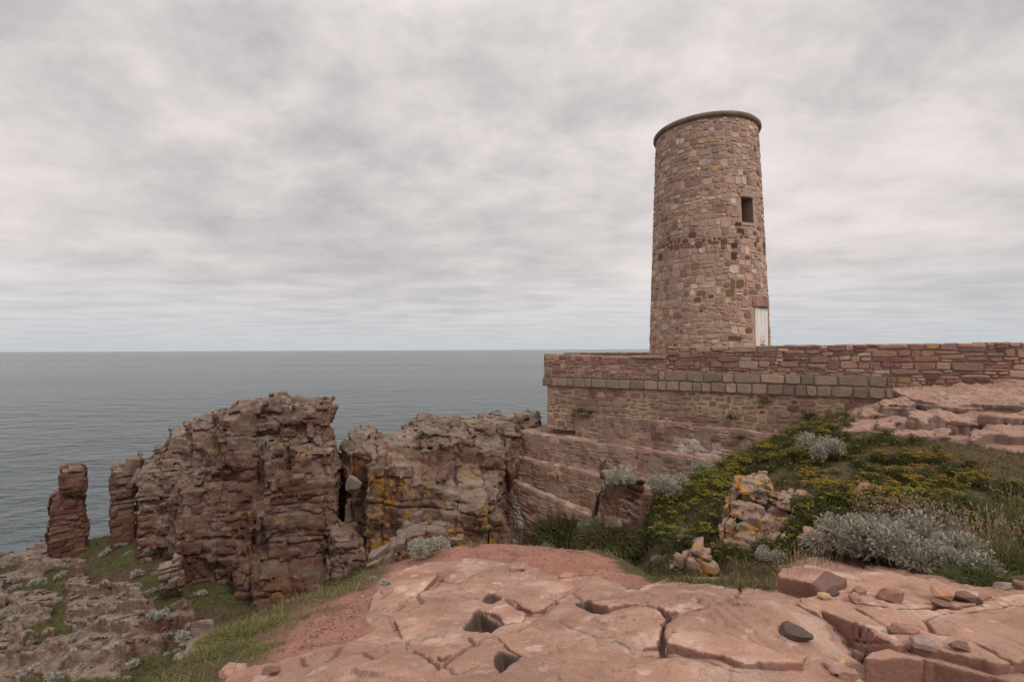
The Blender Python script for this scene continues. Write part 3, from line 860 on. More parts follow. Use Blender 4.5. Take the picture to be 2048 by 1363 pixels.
def slab_colour(V, N, dcr=None, pit=None):
    n3 = fbm(V, 2.6, 4, 171); n4 = fbm(V, 9.0, 3, 175, 0.6); n2 = fbm(V, 5.0, 3, 131)
    SL = np.array((0.43, 0.245, 0.178)); SLP = np.array((0.54, 0.36, 0.275)); SLD = np.array((0.30, 0.155, 0.108)); SGR = np.array((0.32, 0.212, 0.15))
    rc = mixc(SL, SLP, smooth(0.05, 0.55, n3 + 0.3 * n4))
    rc = mixc(rc, SLD, smooth(0.15, 0.55, -n3 + 0.5 * n2) * 0.7)
    rc = mixc(rc, SGR, smooth(0.0, 0.5, fbm(V, 1.3, 3, 181)) * 0.6)
    rc = mixc(rc, np.array((0.13, 0.105, 0.085)), smooth(0.22, 0.40, fbm(V, 22.0, 3, 187, .7)) * smooth(-.1, .35, fbm(V, 1.7, 2, 189)) * 0.6)   # specks of dark lichen
    rc = mixc(rc, np.array((0.60, 0.44, 0.36)), smooth(0.36, 0.42, fbm(V, 7.0, 3, 185)) * 0.6)      # pale lichen spots
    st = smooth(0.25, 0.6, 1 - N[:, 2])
    rc = mixc(rc, np.array((0.20, 0.102, 0.080)), st * 0.8)                                      # darker and redder on steep faces
    if pit is not None: rc = mixc(rc, np.array((0.055, 0.043, 0.034)), smooth(0.25, 0.6, pit) * 0.94)   # black moss in the hollows
    if dcr is not None: rc = mixc(rc, np.array((0.16, 0.095, 0.07)), np.exp(-(dcr / 1.0) ** 2) * 0.7)
    return rc

def build_ground():
    ys = np.concatenate([np.linspace(-2.5, 1.3, 20)[:-1], np.geomspace(1.3, 6.0, 500)[:-1], np.geomspace(6.0, 27.0, 260)])
    ts = np.linspace(-1.15, 1.75, 940)
    Y = np.repeat(ys[:, None], len(ts), 1)
    X = ts[None, :] * (np.maximum(Y, 1.3) + 0.8)
    h, rock, outc, veg, dcr, pit, sp, ns, nj = height1(X, Y)
    V = np.stack([X.ravel(), Y.ravel(), h.ravel()], 1)
    ny, nx = X.shape
    I = (np.arange(ny - 1)[:, None] * nx + np.arange(nx - 1)[None]).ravel()
    Q = np.stack([I, I + 1, I + nx + 1, I + nx], 1)
    wl = (V[:, 0] - WA[0]) * WN[0] + (V[:, 1] - WA[1]) * WN[1]      # in front of the long wall
    ok = (wl > -0.6) & (sp.ravel() > -9) & (V[:, 2] > -11.0) & ((V[:, 0] > -6.0))
    ok &= ~((sp.ravel() < -3.0) & (V[:, 0] < 0.2))
    Q = Q[ok[Q].all(1)]
    N = normals(V, Q)
    n1, n2 = ns.ravel(), nj.ravel()
    n3 = fbm(V, (2.6, 2.6, 2.6), 4, 171); n4 = fbm(V, 9.0, 3, 175, 0.6)
    rc = slab_colour(V, N, dcr.ravel(), pit.ravel())
    st = smooth(0.15, 0.5, 1 - N[:, 2])
    soil = mixc(np.array((0.285, 0.130, 0.092)), np.array((0.36, 0.175, 0.125)), np.clip(0.5 + 0.8 * n3 + 0.5 * n4, 0, 1))
    soil = mixc(soil, np.array((0.20, 0.092, 0.066)), smooth(0.0, 0.4, n4) * 0.6)
    soil = mixc(soil, np.array((0.42, 0.26, 0.195)), smooth(0.25, 0.5, fbm(V, 16.0, 3, 177, .7)) * 0.5)
    gnd = mixc(np.array((0.070, 0.058, 0.024)), np.array((0.110, 0.072, 0.042)), np.clip(0.5 + 1.0 * n1 + 0.4 * n4, 0, 1))
    oc = mixc(np.array((0.28, 0.165, 0.125)), np.array((0.36, 0.23, 0.175)), np.clip(0.5 + 1.2 * n3, 0, 1))
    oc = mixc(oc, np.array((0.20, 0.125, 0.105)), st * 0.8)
    oc = mixc(oc, GREENC, smooth(0.25, 0.45, n1 - 0.2 * N[:, 2] + 0.25) * 0.35)
    R_, O_, Ve = rock.ravel(), outc.ravel(), veg.ravel()
    spr = sp.ravel()
    # turf along the rim of the path
    left = smooth(-1.2, -1.8, V[:, 0] - 0.12 * (V[:, 1] - 4)) * (V[:, 1] > 1.0)
    rimw = 0.22 + 0.75 * smooth(-1.0, -2.0, V[:, 0])
    rim = smooth(rimw, rimw * 0.35, spr + 0.28 * n1 + 0.12 * n2) * (1 - R_)
    patch = smooth(0.30, 0.42, fbm(V, 2.2, 3, 191) - 0.15 * smooth(0.3, 1.4, spr) + 0.02) * (1 - R_) * smooth(1.6, 0.8, spr)
    turf = np.clip(rim + 0.6 * patch, 0, 1)
    turf[V[:, 0] > 3.2] *= 0
    gr = np.maximum(turf * (spr > -0.1), np.clip(Ve, 0, 1))
    col = mixc(soil, gnd, gr)
    col = mixc(col, rc, R_)
    col = mixc(col, oc, O_)
    o = tag(link("ground", quads_mesh("ground", V, Q, col), MAT_SLAB), kind="structure")
    used = np.zeros(len(V), bool); used[Q.ravel()] = True
    return V, N, np.clip(turf, 0, 1) * used, np.clip(Ve, 0, 1) * used * (1 - O_), n1, n3, spr, O_ * used
GV, GN, G_TURF, G_VEG, G_N1, G_N3, G_SP, G_OUT = build_ground()

# ------------------------------------------------------------------ masonry
class Acc:
    def __init__(s): s.V = []; s.L = []; s.T = []; s.c = []; s.n = 0
    def add(s, V, faces, col):
        s.V.append(V); s.c.append(np.repeat(np.asarray(col)[None], len(V), 0) if np.ndim(col) == 1 else col)
        for f in faces: s.L.extend(i + s.n for i in f); s.T.append(len(f))
        s.n += len(V)
    def arr(s): return np.concatenate(s.V), np.array(s.L), np.array(s.T), np.concatenate(s.c)

_K = 10
_ang = np.linspace(0, 2 * math.pi, _K, endpoint=False) + math.pi / _K
_sf = []
for r_ in range(2):
    for k_ in range(_K):
        a_, b_ = r_ * _K + k_, r_ * _K + (k_ + 1) % _K
        _sf.append((a_, b_, b_ + _K, a_ + _K))
_sf.append(tuple(2 * _K + k_ for k_ in range(_K)))

def layout(L, H, rows, wid, rg, skip=None, split=0.25, wob=0.0):
    out = []
    def emit(a0, a1, c0, c1):
        a0, a1 = max(a0, 0.0), min(a1, L)
        if a1 - a0 < 0.05 or (skip and skip(a0, a1, c0, c1)): return
        out.append((a0, a1, c0, c1))
    if rows[1] - rows[0] < 0.03:                     # squared courses
        v = 0.0
        while v < H - 0.04:
            rh = min(rg.uniform(*rows), H - v)
            u = -rg.uniform(0, wid[1])
            while u < L:
                w = rg.uniform(*wid); emit(u, u + w, v, v + rh); u += w
            v += rh
        return out
    # broken courses: bed lines wander up and down, stones are split or run long
    A = 0.30 * rows[0] + 0.03
    ph = rg.uniform(0, 6.28, (400, 3))
    def bed(k, u):
        return A * (.6 * math.sin(u * 1.7 + ph[k, 0]) + .5 * math.sin(u * 3.9 + ph[k, 1]) + .3 * math.sin(u * 9.1 + ph[k, 2]))
    lines = [0.0]
    while lines[-1] < H - rows[0] * .8: lines.append(lines[-1] + rg.uniform(*rows) * rg.uniform(.85, 1.15))
    lines[-1] = H
    nk = len(lines) - 1
    for k in range(nk):
        u = -rg.uniform(0, wid[1])
        while u < L:
            w = rg.uniform(*wid) * (1.5 if rg.random() < .12 else 1.0) * (.75 + .5 * rg.random())
            uc = u + w / 2
            c0 = lines[k] + (bed(k, uc) if k > 0 else 0); c1 = lines[k + 1] + (bed(k + 1, uc) if k < nk - 1 else 0)
            h = c1 - c0
            if h < .05: u += w; continue
            r_ = rg.random()
            if r_ < split and h > rows[0] * 1.1:
                f = rg.uniform(.3, .7)
                for (q0, q1) in ((c0, c0 + h * f), (c0 + h * f, c1)):
                    if rg.random() < .4 and w > wid[0] * 1.4:
                        g = rg.uniform(.35, .65); emit(u, u + w * g, q0, q1); emit(u + w * g, u + w, q0, q1)
                    else: emit(u, u + w, q0, q1)
            else: emit(u, u + w, c0, c1)
            u += w
    return out

def masonry(acc, fmap, L, H, rows, wid, gap, relief, palette, rg, skip=None, split=0.25, jag=0.10, sq=4.0, wob=0.0, tint=None):
    pal, pw = [np.array(p) for p, _ in palette], np.array([w for _, w in palette], float)
    pw /= pw.sum()
    for (a0, a1, c0, c1) in layout(L, H, rows, wid, rg, skip, split):
        uc, vc = (a0 + a1) / 2, (c0 + c1) / 2
        g = gap * rg.uniform(0.6, 1.5)
        hw, hh = max((a1 - a0 - g) / 2, 0.02), max((c1 - c0 - g) / 2, 0.015)
        e = 2.0 / rg.uniform(sq * 0.7, sq * 1.6)
        cu, su = np.cos(_ang), np.sin(_ang)
        ou = np.sign(cu) * np.abs(cu) ** e; ov = np.sign(su) * np.abs(su) ** e
        jit = rg.uniform(-jag, jag, (2, _K))
        ou = ou * hw + jit[0] * min(hw, hh); ov = ov * hh + jit[1] * min(hw, hh)
        sk = rg.uniform(-0.12, 0.12) * hh
        ov = ov + sk * ou / hw
        rl = relief * rg.uniform(0.45, 1.3)
        b = min(0.35, 0.028 / min(hw, hh))
        uu = np.concatenate([uc + ou, uc + ou * (1 - b * .35), uc + ou * (1 - b)])
        vv = np.concatenate([vc + ov, vc + ov * (1 - b * .35), vc + ov * (1 - b)])
        if wob: vv = vv + wob * np.sin(uu * 1.1 + 0.6 * vc) * np.sin(0.43 * uu + vc)
        tl = rg.uniform(-0.25, 0.25, 2) * rl
        off = np.concatenate([np.full(_K, -0.02), np.full(_K, rl * 0.7), rl + tl[0] * ou / hw + tl[1] * ov / hh + rg.uniform(-.12, .12, _K) * rl])
        col = pal[rg.choice(len(pal), p=pw)] * rg.uniform(0.8, 1.2) * rg.uniform(0.98, 1.02, 3)
        if tint is not None: col = tint(uc, vc, col, rg)
        acc.add(fmap(uu, vv, off), _sf, col)

def sheet(acc, fmap, L, H, nu, nv, colf, amp=0.012, seed=0, hole=None):
    us = np.linspace(0, L, nu + 1); vs = np.linspace(0, H, nv + 1)
    U, Vv = np.meshgrid(us, vs)
    p0 = fmap(U.ravel(), Vv.ravel(), np.zeros(U.size))
    off = amp * fbm(p0, 6.0, 3, seed)
    p = fmap(U.ravel(), Vv.ravel(), off)
    faces = []
    for j in range(nv):
        for i in range(nu):
            if hole and hole((us[i] + us[i + 1]) / 2, (vs[j] + vs[j + 1]) / 2): continue
            a = j * (nu + 1) + i
            faces.append((a, a + 1, a + nu + 2, a + nu + 1))
    acc.add(p, faces, colf(p))

def finish(name, acc, mat, parent=None, origin=None, sm=False):
    V, Lp, T, c = acc.arr()
    if origin is None: V, origin = based(V)
    else: V = V - np.asarray(origin)
    if parent is not None: loc = np.asarray(origin) - np.array(parent.location)
    else: loc = origin
    return link(name, fastmesh(name, V, Lp, T, c, sm), mat, loc, parent)

def box(acc, lo, hi, col, frame=None, bev=0.0):
    x0, y0, z0 = lo; x1, y1, z1 = hi
    v = np.array([(x0, y0, z0), (x1, y0, z0), (x1, y1, z0), (x0, y1, z0), (x0, y0, z1), (x1, y0, z1), (x1, y1, z1), (x0, y1, z1)], float)
    if frame is not None: v = frame(v)
    acc.add(v, [(0, 3, 2, 1), (4, 5, 6, 7), (0, 1, 5, 4), (1, 2, 6, 5), (2, 3, 7, 6), (3, 0, 4, 7)], col)

MORTAR_T = np.array((0.42, 0.288, 0.218)); MORTAR_W = np.array((0.46, 0.335, 0.225))
PAL_T = [((0.438, 0.286, 0.22), 5), ((0.51, 0.355, 0.271), 4), ((0.377, 0.242, 0.191), 5), ((0.306, 0.173, 0.138), 2.4), ((0.612, 0.448, 0.343), 2), ((0.214, 0.093, 0.072), 0.7), ((0.438, 0.325, 0.258), 3), ((0.459, 0.276, 0.144), 0.4)]
PAL_P = [((0.353, 0.195, 0.146), 5), ((0.406, 0.25, 0.182), 5), ((0.292, 0.159, 0.123), 4), ((0.256, 0.168, 0.142), 2.5), ((0.477, 0.327, 0.244), 2), ((0.212, 0.105, 0.085), 1.2), ((0.424, 0.272, 0.142), 0.5), ((0.371, 0.3, 0.256), 0.8)]
PAL_L = [((0.285, 0.174, 0.136), 5), ((0.323, 0.204, 0.16), 4), ((0.247, 0.135, 0.104), 4), ((0.37, 0.248, 0.188), 2), ((0.19, 0.091, 0.07), 1)]
PAL_G = [((0.285, 0.212, 0.16), 5), ((0.317, 0.235, 0.177), 3), ((0.362, 0.24, 0.18), 2.5), ((0.258, 0.192, 0.144), 2)]

TOW_D = 29.4
TC = P(1415.5, HORIZ, TOW_D); TCX, TCY = TC[0], TC[1]
T_R0, T_R1 = 3.40, 2.83       # radius at the base and under the rim
T_Z0, T_Z1 = -2.3, 12.55
TVIEW = math.atan2(-TCX, -TCY)        # bearing from the tower to the eye (clockwise from +y)

def tower_map(u, v, off):
    r = T_R0 + (T_R1 - T_R0) * v / (T_Z1 - T_Z0) + off
    a = TVIEW - (u / T_R0 - math.pi)      # u = pi*R faces the eye, larger u further right in the photo
    return np.stack([TCX + r * np.sin(a), TCY + r * np.cos(a), T_Z0 + v], 1)

def build_tower():
    root = bpy.data.objects.new("stone_tower", None); C.objects.link(root)
    root.location = (TCX, TCY, T_Z0)
    tag(root, "tall round rubble-stone tower with a dark window and white door behind the fort wall", "tower")
    Lu = 2 * math.pi * T_R0; H = T_Z1 - T_Z0
    uc = lambda deg: math.pi * T_R0 + math.radians(deg) * T_R0
    wz = lambda py, d: P(1500, py, d)[2]
    WU0, WU1, WV0, WV1 = uc(35.5), uc(51.5), wz(452, 27.4) - T_Z0, wz(402, 27.4) - T_Z0
    DU0, DU1, DV0, DV1 = uc(46.5), uc(74.5), wz(712, 27.9) - T_Z0, wz(616, 27.9) - T_Z0
    rects = [(WU0, WU1, WV0, WV1), (DU0, DU1, DV0, DV1)]
    def skip(a0, a1, b0, b1):
        return any(a1 > r[0] + .02 and a0 < r[1] - .02 and b1 > r[2] + .02 and b0 < r[3] + .02 for r in rects)
    def lay_skip(a0, a1, b0, b1):
        return skip(a0, a1, b0, b1)
    rg = np.random.default_rng(12)
    acc = Acc()
    def tint(u, v, col, rg):
        t = (v / H)
        n = fbm(np.array([[u * 0.5, v * 0.5, 3.3]]), 1.0, 2, 77)[0]
        k = 1.0 + 0.15 * n
        band = math.exp(-((v - 8.1) / 0.5) ** 2)
        if rg.random() < 0.55 * band: col = np.array((.20, .095, .08)) * rg.uniform(.7, 1.2)
        if abs(u - uc(-16)) < 1.3 and v < 2.7 and rg.random() < 0.5: col = np.array((.26, .17, .095)) * rg.uniform(.7, 1.3)
        if abs(u - uc(27)) < .55 and 5.2 < v < 6.9 and rg.random() < .5: col = np.array((.22, .135, .07)) * rg.uniform(.8, 1.2)
        return col * k
    masonry(acc, tower_map, Lu, H - 0.02, (0.22, 0.42), (0.24, 0.58), 0.045, 0.036, PAL_T, rg, skip=lay_skip, split=0.16, jag=0.12, sq=3.6, wob=0.03, tint=tint)
    # dark hollow-looking stones
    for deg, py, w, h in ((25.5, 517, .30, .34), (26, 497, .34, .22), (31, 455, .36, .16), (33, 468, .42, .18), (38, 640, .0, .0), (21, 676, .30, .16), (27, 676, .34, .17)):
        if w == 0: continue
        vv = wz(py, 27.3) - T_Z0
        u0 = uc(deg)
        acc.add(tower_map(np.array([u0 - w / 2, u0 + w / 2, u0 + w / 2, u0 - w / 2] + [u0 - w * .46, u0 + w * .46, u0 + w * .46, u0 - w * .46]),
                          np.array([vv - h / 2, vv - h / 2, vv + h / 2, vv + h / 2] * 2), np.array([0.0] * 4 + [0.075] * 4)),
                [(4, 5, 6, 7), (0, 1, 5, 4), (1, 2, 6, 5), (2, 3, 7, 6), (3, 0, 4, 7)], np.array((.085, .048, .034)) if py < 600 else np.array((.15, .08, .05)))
    def inhole(u, v): return any(r[0] < u < r[1] and r[2] < v < r[3] for r in rects)
    # mortar bed between the stones, cut exactly at the openings
    us = np.unique(np.concatenate([np.linspace(0, Lu, 121), [r[0] for r in rects], [r[1] for r in rects]]))
    vs = np.unique(np.concatenate([np.linspace(0, H, 61), [r[2] for r in rects], [r[3] for r in rects]]))
    U, Vv = np.meshgrid(us, vs)
    p = tower_map(U.ravel(), Vv.ravel(), np.full(U.size, 0.004))
    fs = []
    for j in range(len(vs) - 1):
        for i in range(len(us) - 1):
            if inhole((us[i] + us[i + 1]) / 2, (vs[j] + vs[j + 1]) / 2): continue
            a = j * len(us) + i
            fs.append((a, a + len(us), a + len(us) + 1, a + 1))
    fs = [f[::-1] for f in fs]
    acc.add(p, fs, np.repeat(MORTAR_T[None], len(p), 0) * (1 + 0.2 * fbm(p, 1.5, 3, 5))[:, None])
    # reveals and inner wall of the tower
    TH = 0.85
    for (a0, a1, b0, b1) in rects:
        q = [(a0, b0), (a1, b0), (a1, b1), (a0, b1)]
        n = 8
        ring_u = np.concatenate([np.linspace(q[k][0], q[(k + 1) % 4][0], n, endpoint=False) for k in range(4)])
        ring_v = np.concatenate([np.linspace(q[k][1], q[(k + 1) % 4][1], n, endpoint=False) for k in range(4)])
        m = len(ring_u)
        pv = np.concatenate([tower_map(ring_u, ring_v, np.full(m, o_)) for o_ in (0.004, -0.3, -TH)])
        fs = []
        for r_ in range(2):
            for k in range(m):
                a_, b_ = r_ * m + k, r_ * m + (k + 1) % m
                fs.append((a_, b_, b_ + m, a_ + m))
        acc.add(pv, fs, np.repeat(np.array((.30, .215, .17))[None], len(pv), 0) * (1 + 0.25 * fbm(pv, 3.0, 2, 9))[:, None])
    p = tower_map(U.ravel(), Vv.ravel(), np.full(U.size, -TH))
    fs = []
    for j in range(len(vs) - 1):
        for i in range(len(us) - 1):
            if inhole((us[i] + us[i + 1]) / 2, (vs[j] + vs[j + 1]) / 2): continue
            a = j * len(us) + i
            fs.append((a, a + len(us), a + len(us) + 1, a + 1))
    acc.add(p, fs, np.repeat(np.array((.22, .18, .14))[None], len(p), 0) * (1 + 0.3 * fbm(p, 1.0, 3, 6))[:, None])
    finish("shaft", acc, MAT_MASON, root, (TCX, TCY, T_Z0))
    # rounded cornice and flat stone roof
    acc = Acc()
    n, mseg = 144, 12
    prof = []
    for k in range(mseg + 1):
        t = -math.pi / 2 + math.pi * k / mseg
        prof.append((T_R1 + 0.05 + 0.13 * math.cos(t), T_Z1 + 0.13 + 0.14 * math.sin(t)))
    prof = [(T_R1 - 0.1, T_Z1 - 0.012)] + prof + [(T_R1 - 0.25, T_Z1 + 0.30), (0.02, T_Z1 + 0.36)]
    th = np.linspace(0, 2 * math.pi, n, endpoint=False)
    vs_ = []
    for (r, z) in prof:
        vs_.append(np.stack([TCX + r * np.sin(th), TCY + r * np.cos(th), np.full(n, z)], 1))
    pv = np.concatenate(vs_)
    pv += 0.012 * np.stack([fbm(pv, 2.5, 3, 3), fbm(pv, 2.5, 3, 4), fbm(pv, 2.5, 3, 5)], 1)
    fs = []
    for j in range(len(prof) - 1):
        for i in range(n):
            a, b = j * n + i, j * n + (i + 1) % n
            fs.append((a, a + n, b + n, b))
    cn = fbm(pv, 2.0, 3, 8)
    cc = mixc(np.array((.33, .225, .165)), np.array((.19, .145, .095)), np.clip(.45 + .9 * cn + 2.2 * (pv[:, 2] - T_Z1 - .16), 0, 1))
    acc.add(pv, fs, cc)
    finish("cornice", acc, MAT_MASON, root, (TCX, TCY, T_Z1))
    # white door, set back in its opening
    um = (DU0 + DU1) / 2
    a = TVIEW - (um / T_R0 - math.pi)
    nrm = np.array((math.sin(a), math.cos(a), 0)); tan = np.array((-math.cos(a), math.sin(a), 0)) * -1
    # tan points to growing u: check
    q0 = tower_map(np.array([um]), np.array([1.0]), np.array([0.0]))[0]; q1 = tower_map(np.array([um + .1]), np.array([1.0]), np.array([0.0]))[0]
    tan = (q1 - q0) / np.linalg.norm(q1 - q0)
    wd = 2 * T_R0 * math.sin((DU1 - DU0) / 2 / T_R0)
    org = np.array((TCX, TCY, 0)) + nrm * (T_R0 * math.cos((DU1 - DU0) / 2 / T_R0) - 0.16)
    fr = lambda v: org[None] + v[:, :1] * tan[None] + v[:, 1:2] * nrm[None] + np.stack([np.zeros(len(v)), np.zeros(len(v)), v[:, 2]], 1)
    zb, zt = T_Z0 + DV0, T_Z0 + DV1
    acc = Acc()
    white = np.array((.80, .76, .72))
    nb = 7; bw = (wd - 0.12) / nb
    for k in range(nb):
        x0 = -wd / 2 + 0.06 + k * bw
        box(acc, (x0 + .006, -.03, zb + .01), (x0 + bw - .006, .028 + .004 * (k % 2), zt - 0.24), white * (0.94 + 0.06 * ((k * 37) % 5) / 4), fr)
    door = finish("door", acc, MAT_PAINT, root)
    acc = Acc()
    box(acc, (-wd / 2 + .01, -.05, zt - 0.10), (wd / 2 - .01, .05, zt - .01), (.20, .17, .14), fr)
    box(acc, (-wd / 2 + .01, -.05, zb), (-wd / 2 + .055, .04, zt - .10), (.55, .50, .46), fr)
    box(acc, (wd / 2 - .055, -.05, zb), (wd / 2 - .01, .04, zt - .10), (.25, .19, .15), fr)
    finish("door_frame", acc, MAT_PAINT, root)
    # row of bird-proof notches on the top rail, the hook strap and the small mark at the foot
    acc = Acc()
    box(acc, (-wd / 2 + .06, .0, zt - .236), (wd / 2 - .06, .026, zt - .104), white * .96, fr)
    for k in range(9):
        x = -wd / 2 + 0.14 + k * (wd - 0.28) / 8
        s = .032
        acc.add(fr(np.array([(x - s, .0265, zt - .205), (x + s, .0265, zt - .205), (x + s * .8, .0265, zt - .165), (x, .0265, zt - .145), (x - s * .8, .0265, zt - .165),
                             (x - s, .029, zt - .205), (x + s, .029, zt - .205), (x + s * .8, .029, zt - .165), (x, .029, zt - .145), (x - s * .8, .029, zt - .165)])),
                [(5, 6, 7, 8, 9), (0, 1, 6, 5), (1, 2, 7, 6), (2, 3, 8, 7), (3, 4, 9, 8), (4, 0, 5, 9)], (.16, .10, .07))
    finish("top_rail", acc, MAT_PAINT, root)
    acc = Acc()
    zz = P(1525, 690, 27.9)[2]
    pts = [(math.cos(t) * .26 + .02, zz + .02 + math.sin(t) * .52) for t in np.linspace(0.25, math.pi, 14)]
    for (xa, za), (xb, zb_) in zip(pts[:-1], pts[1:]):
        w = .016
        acc.add(fr(np.array([(xa - w, .035, za), (xb - w, .035, zb_), (xb + w, .035, zb_ + w), (xa + w, .035, za + w)])), [(0, 1, 2, 3)], (.22, .20, .20))
    box(acc, (-.22, .030, zz - .03), (.30, .037, zz + .06), (.10, .10, .11), fr)
    for x, z_, s in ((-.02, .20, .07), (.12, .15, .06), (.02, .12, .05), (.19, .24, .05)):
        box(acc, (x - s, .030, zz + z_ - .03), (x + s, .037, zz + z_ + .03), (.55, .16, .13), fr)
    finish("painted_mark", acc, MAT_PAINT, root)
    # sill and lintel of the window
    acc = Acc()
    uu = np.linspace(WU0 - .08, WU1 + .08, 7)
    for (b0, b1, o0, o1, c_) in ((WV0 - .16, WV0 + .0, -.5, .055, (.42, .31, .24)), (WV1, WV1 + .22, -.5, .05, (.40, .28, .22))):
        m = len(uu)
        arch = .09 * np.sin(np.linspace(0, math.pi, m)) if b0 == WV1 else np.zeros(m)
        pv = np.concatenate([tower_map(uu, np.full(m, b0) + arch * .6 , np.full(m, o0)), tower_map(uu, np.full(m, b0) + arch * .6, np.full(m, o1)),
                             tower_map(uu, np.full(m, b1) + arch, np.full(m, o1)), tower_map(uu, np.full(m, b1) + arch, np.full(m, o0))])
        fs = []
        for r_ in range(4):
            for k in range(m - 1):
                a_ = r_ * m + k; b_ = ((r_ + 1) % 4) * m + k
                fs.append((a_, a_ + 1, b_ + 1, b_))
        fs += [(0, m, 2 * m, 3 * m), (m - 1, 4 * m - 1, 3 * m - 1, 2 * m - 1)]
        acc2 = Acc(); acc2.add(pv, fs, np.array(c_))
        finish("window_sill" if b0 < WV0 + .01 and b0 != WV1 else "window_lintel", acc2, MAT_MASON, root)
    # upright stones over the door
    acc = Acc()
    u = DU0 - .15
    while u < DU1 + .1:
        w = rg.uniform(.13, .24); h0, h1 = DV1 + .01, DV1 + rg.uniform(.42, .56)
        c_ = np.array(((.33, .175, .135), (.38, .22, .165), (.28, .15, .125))[rg.integers(0, 3)]) * rg.uniform(.9, 1.15)
        ui = np.array([u + .01, u + w - .01, u + w - .01, u + .01]); vi = np.array([h0, h0, h1, h1])
        acc.add(np.concatenate([tower_map(ui, vi, np.full(4, -.5)), tower_map(ui, vi, np.full(4, .075)), ]),
                [(4, 5, 6, 7), (0, 1, 5, 4), (1, 2, 6, 5), (2, 3, 7, 6), (3, 0, 4, 7)], c_)
        u += w
    finish("door_lintel", acc, MAT_MASON, root)
build_tower()

def wall_frame(p0, p1, z0a, z0b, batter=0.0, worn=0.0):
    """u runs along the wall in plan from p0 to p1, v up; base height runs from z0a to z0b"""
    p0 = np.asarray(p0, float)[:2]; p1 = np.asarray(p1, float)[:2]
    L = np.linalg.norm(p1 - p0); t = (p1 - p0) / L; n = np.array((t[1], -t[0]))
    def f(u, v, off):
        o = off - batter * v
        p = np.stack([p0[0] + t[0] * u + n[0] * o, p0[1] + t[1] * u + n[1] * o, z0a + (z0b - z0a) * u / L + v], 1)
        if worn > 0:
            q = p * np.array((.8, .8, .8))
            a = vnoise(q, 320); b = vnoise(q * 2.7 + 5, 321)
            k = worn * np.clip(v + .2, 0, 1)
            p[:, 2] += k * (.6 * a + .4 * b)
            d = worn * (.5 * vnoise(q + 11, 322) + .5 * vnoise(q * 2.7 + 17, 323))
            p[:, 0] += n[0] * d; p[:, 1] += n[1] * d
        return p
    return f, L

def body(acc, f, L, H, depth, col):
    """the solid core of a wall: front, back, both ends, top"""
    m = 60
    us = np.linspace(0, L, m)
    rings = [f(us, np.zeros(m), np.full(m, 0.0)), f(us, np.full(m, H), np.full(m, 0.0)), f(us, np.full(m, H), np.full(m, -depth)), f(us, np.zeros(m), np.full(m, -depth))]
    pv = np.concatenate(rings)
    fs = []
    for r_ in range(4):
        for k in range(m - 1):
            a_, b_ = r_ * m + k, ((r_ + 1) % 4) * m + k
            fs.append((a_, a_ + 1, b_ + 1, b_))
    fs += [(0, m, 2 * m, 3 * m), (m - 1, 4 * m - 1, 3 * m - 1, 2 * m - 1)]
    fs = [x[::-1] for x in fs]
    acc.add(pv, fs, np.repeat(np.asarray(col)[None], len(pv), 0) * (1 + .18 * fbm(pv, .8, 3, 3))[:, None])

